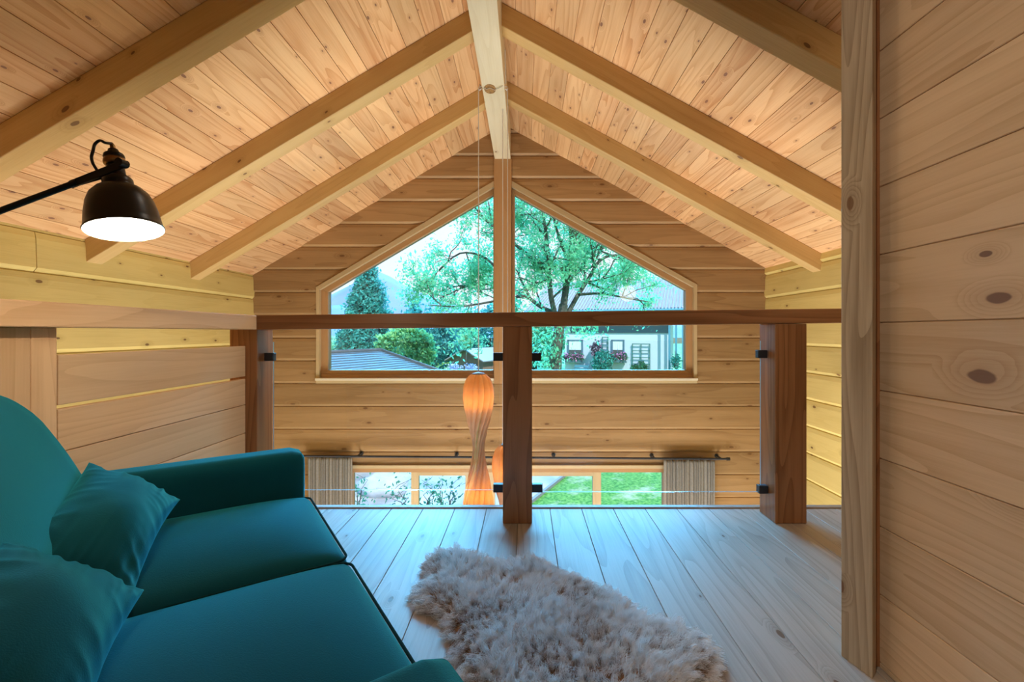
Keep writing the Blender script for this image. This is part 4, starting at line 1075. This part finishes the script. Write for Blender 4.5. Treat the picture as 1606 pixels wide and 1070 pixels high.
sapling(672, 745, 792, 9.0, 'sapling just right of the first door stile', 33, .15, 85)
sapling(690, 747, 792, 9.3, 'middle sapling behind the left sliding door', 34, .15, 85)
sapling(710, 745, 792, 8.5, 'sapling beside the glowing pendant lamp', 35, .13, 75)
rk = thing('boulder', 'pale grey boulder on the terrace between the saplings', 'rock', V(OX(604,10.8), 10.8, GZ+.04))
bm = bmesh.new(); bmesh.ops.create_icosphere(bm, subdivisions=4, radius=1)
mb = MB(); mb.add([V(OX(604,10.8)+v.co.x*.6*(1+.25*mnoise.noise(v.co*1.6)), 10.8+v.co.y*.5, GZ+.16+v.co.z*.32*(1+.3*mnoise.noise(v.co*2.2+V(4,0,0)))) for v in bm.verts], [[v.index for v in f.verts] for f in bm.faces]); bm.free()
mb.build('stone', plain('pale_stone', (.5,.55,.62), .85, noise=.25, nscale=5), rk, smooth=True)

# ------------------------------------------------------------------ sky and lights
wd = bpy.data.worlds.new('sky'); sc.world = wd; wd.use_nodes = True; T = wd.node_tree
N = lambda ty, **k: mk(T, ty, **k); L = lambda a, b: T.links.new(a, b)
bg = T.nodes['Background']; tc = N('ShaderNodeTexCoord'); sx_ = N('ShaderNodeSeparateXYZ'); L(tc.outputs['Generated'], sx_.inputs[0])
cr = N('ShaderNodeValToRGB'); L(sx_.outputs[2], cr.inputs[0]); el = cr.color_ramp.elements
SKY = [(0.0, (.30,.42,.34)), (.02, (.86,.94,1.0)), (.22, (.92,.98,1.06)), (.36, (.42,.95,1.45)), (.75, (.22,.85,1.7)), (1.0, (.15,.7,1.6))]
el[0].position, el[0].color = SKY[0][0], (*SKY[0][1], 1); el[1].position, el[1].color = SKY[-1][0], (*SKY[-1][1], 1)
for p, c in SKY[1:-1]: e = el.new(p); e.color = (*c, 1)
cn = N('ShaderNodeTexNoise'); cn.inputs['Scale'].default_value = 2.2; cn.inputs['Detail'].default_value = 5; L(tc.outputs['Generated'], cn.inputs['Vector'])
cl_ = maprange(N, L, cn.outputs['Fac'], .5, .68, 0, .35)
L(mixc(N, L, cl_, cr.outputs[0], (1.15,1.18,1.22)), bg.inputs[0]); bg.inputs[1].default_value = 1.15

def light(name, ty, loc, energy, color, **k):
    d = bpy.data.lights.new(name, ty); d.energy = energy; d.color = color
    for a, v in k.items(): setattr(d, a, v)
    o = bpy.data.objects.new(name, d); COL.objects.link(o); o.location = loc; return o
su = light('sun', 'SUN', (0,0,20), 6, (1,.96,.88), angle=.01); su.rotation_euler = (math.radians(38), 0, math.radians(28))
sk = light('sky_daylight', 'SUN', (0,12,9), 20, (.11,.54,1), angle=math.radians(36)); sk.rotation_euler = (math.radians(-64), 0, 0)
a = light('hall_fill', 'AREA', (-.9, 2.95, -2.5), 110, (1,.95,.87), size=1.2); a.rotation_euler = (math.pi, 0, 0)  # unseen area light added below the loft to brighten the ceiling from beneath
a = light('hall_fill_right', 'AREA', (1.2, 2.95, -2.5), 110, (1,.95,.87), size=1.2); a.rotation_euler = (math.pi, 0, 0)  # its unseen twin on the right, added for the same upward fill
light('stair_fill', 'POINT', (-2.2, 1.9, -1.3), 30, (1,.88,.62), shadow_soft_size=.15)  # unseen warm fill added low in the stairwell
light('loft_fill', 'POINT', (.1, -1.5, 1.9), 2.5, (1,.80,.55), shadow_soft_size=.2)  # faint warm fill added behind the camera
spt = light('ridge_fill', 'SPOT', (-.1, 1.75, 2.6), 7, (1,.9,.76), spot_size=math.radians(150), spot_blend=.6, shadow_soft_size=.12)  # unseen downward fill added under the ridge
def spot(nm_, p, tgt, e, ang, c=(1,.90,.77)):
    o = light(nm_, 'SPOT', p, e, c, spot_size=math.radians(ang), spot_blend=.6, shadow_soft_size=.12)
    o.rotation_euler = (Vector(tgt)-Vector(p)).to_track_quat('-Z', 'Y').to_euler()
spot('partition_fill', (-1.3, -1.2, 2.2), (XP, .4, 1.15), 135, 56)  # added out of view to brighten the partition
spot('panel_fill', (.35, 2.2, 2.6), (-1.42, 1.95, .62), 60, 38)  # added above the frame to brighten the stair railing planks
light('landing_fill', 'POINT', (1.9, 1.2, 1.7), 6, (1,.85,.6), shadow_soft_size=.15)  # unseen fill added behind the partition for the right wall
bl = ML @ V(0,0,.0012); light('wall_lamp_bulb', 'POINT', bl, 5.5, (1,.80,.56), shadow_soft_size=.002)
for P_ in (PL, P2, P3):
    for q in (.2, .82): light('pendant_bulb', 'POINT', P_ + V(0,0,-q*240*DPN/F+.036), 1.5, (1,.55,.2), shadow_soft_size=.005)

# ------------------------------------------------------------------ camera and view
cd = bpy.data.cameras.new('camera'); cam = bpy.data.objects.new('camera', cd); COL.objects.link(cam)
cam.location = (0, 0, H); cam.rotation_euler = (math.pi/2, 0, 0)
cd.sensor_width = 36; cd.lens = 36*F/1606; cd.shift_x = -(VX-803)/1606; cd.shift_y = -(535-VY)/1606; cd.clip_start = .02; cd.clip_end = 3000
sc.camera = cam
vs_ = sc.view_settings; vs_.view_transform = 'Standard'; vs_.look = 'None'; vs_.exposure = 0; vs_.gamma = 1; vs_.use_curve_mapping = False
cy = sc.cycles; cy.max_bounces = 10; cy.diffuse_bounces = 5; cy.transparent_max_bounces = 24; cy.sample_clamp_indirect = 6; cy.use_denoising = True
cy.caustics_reflective = False; cy.caustics_refractive = False
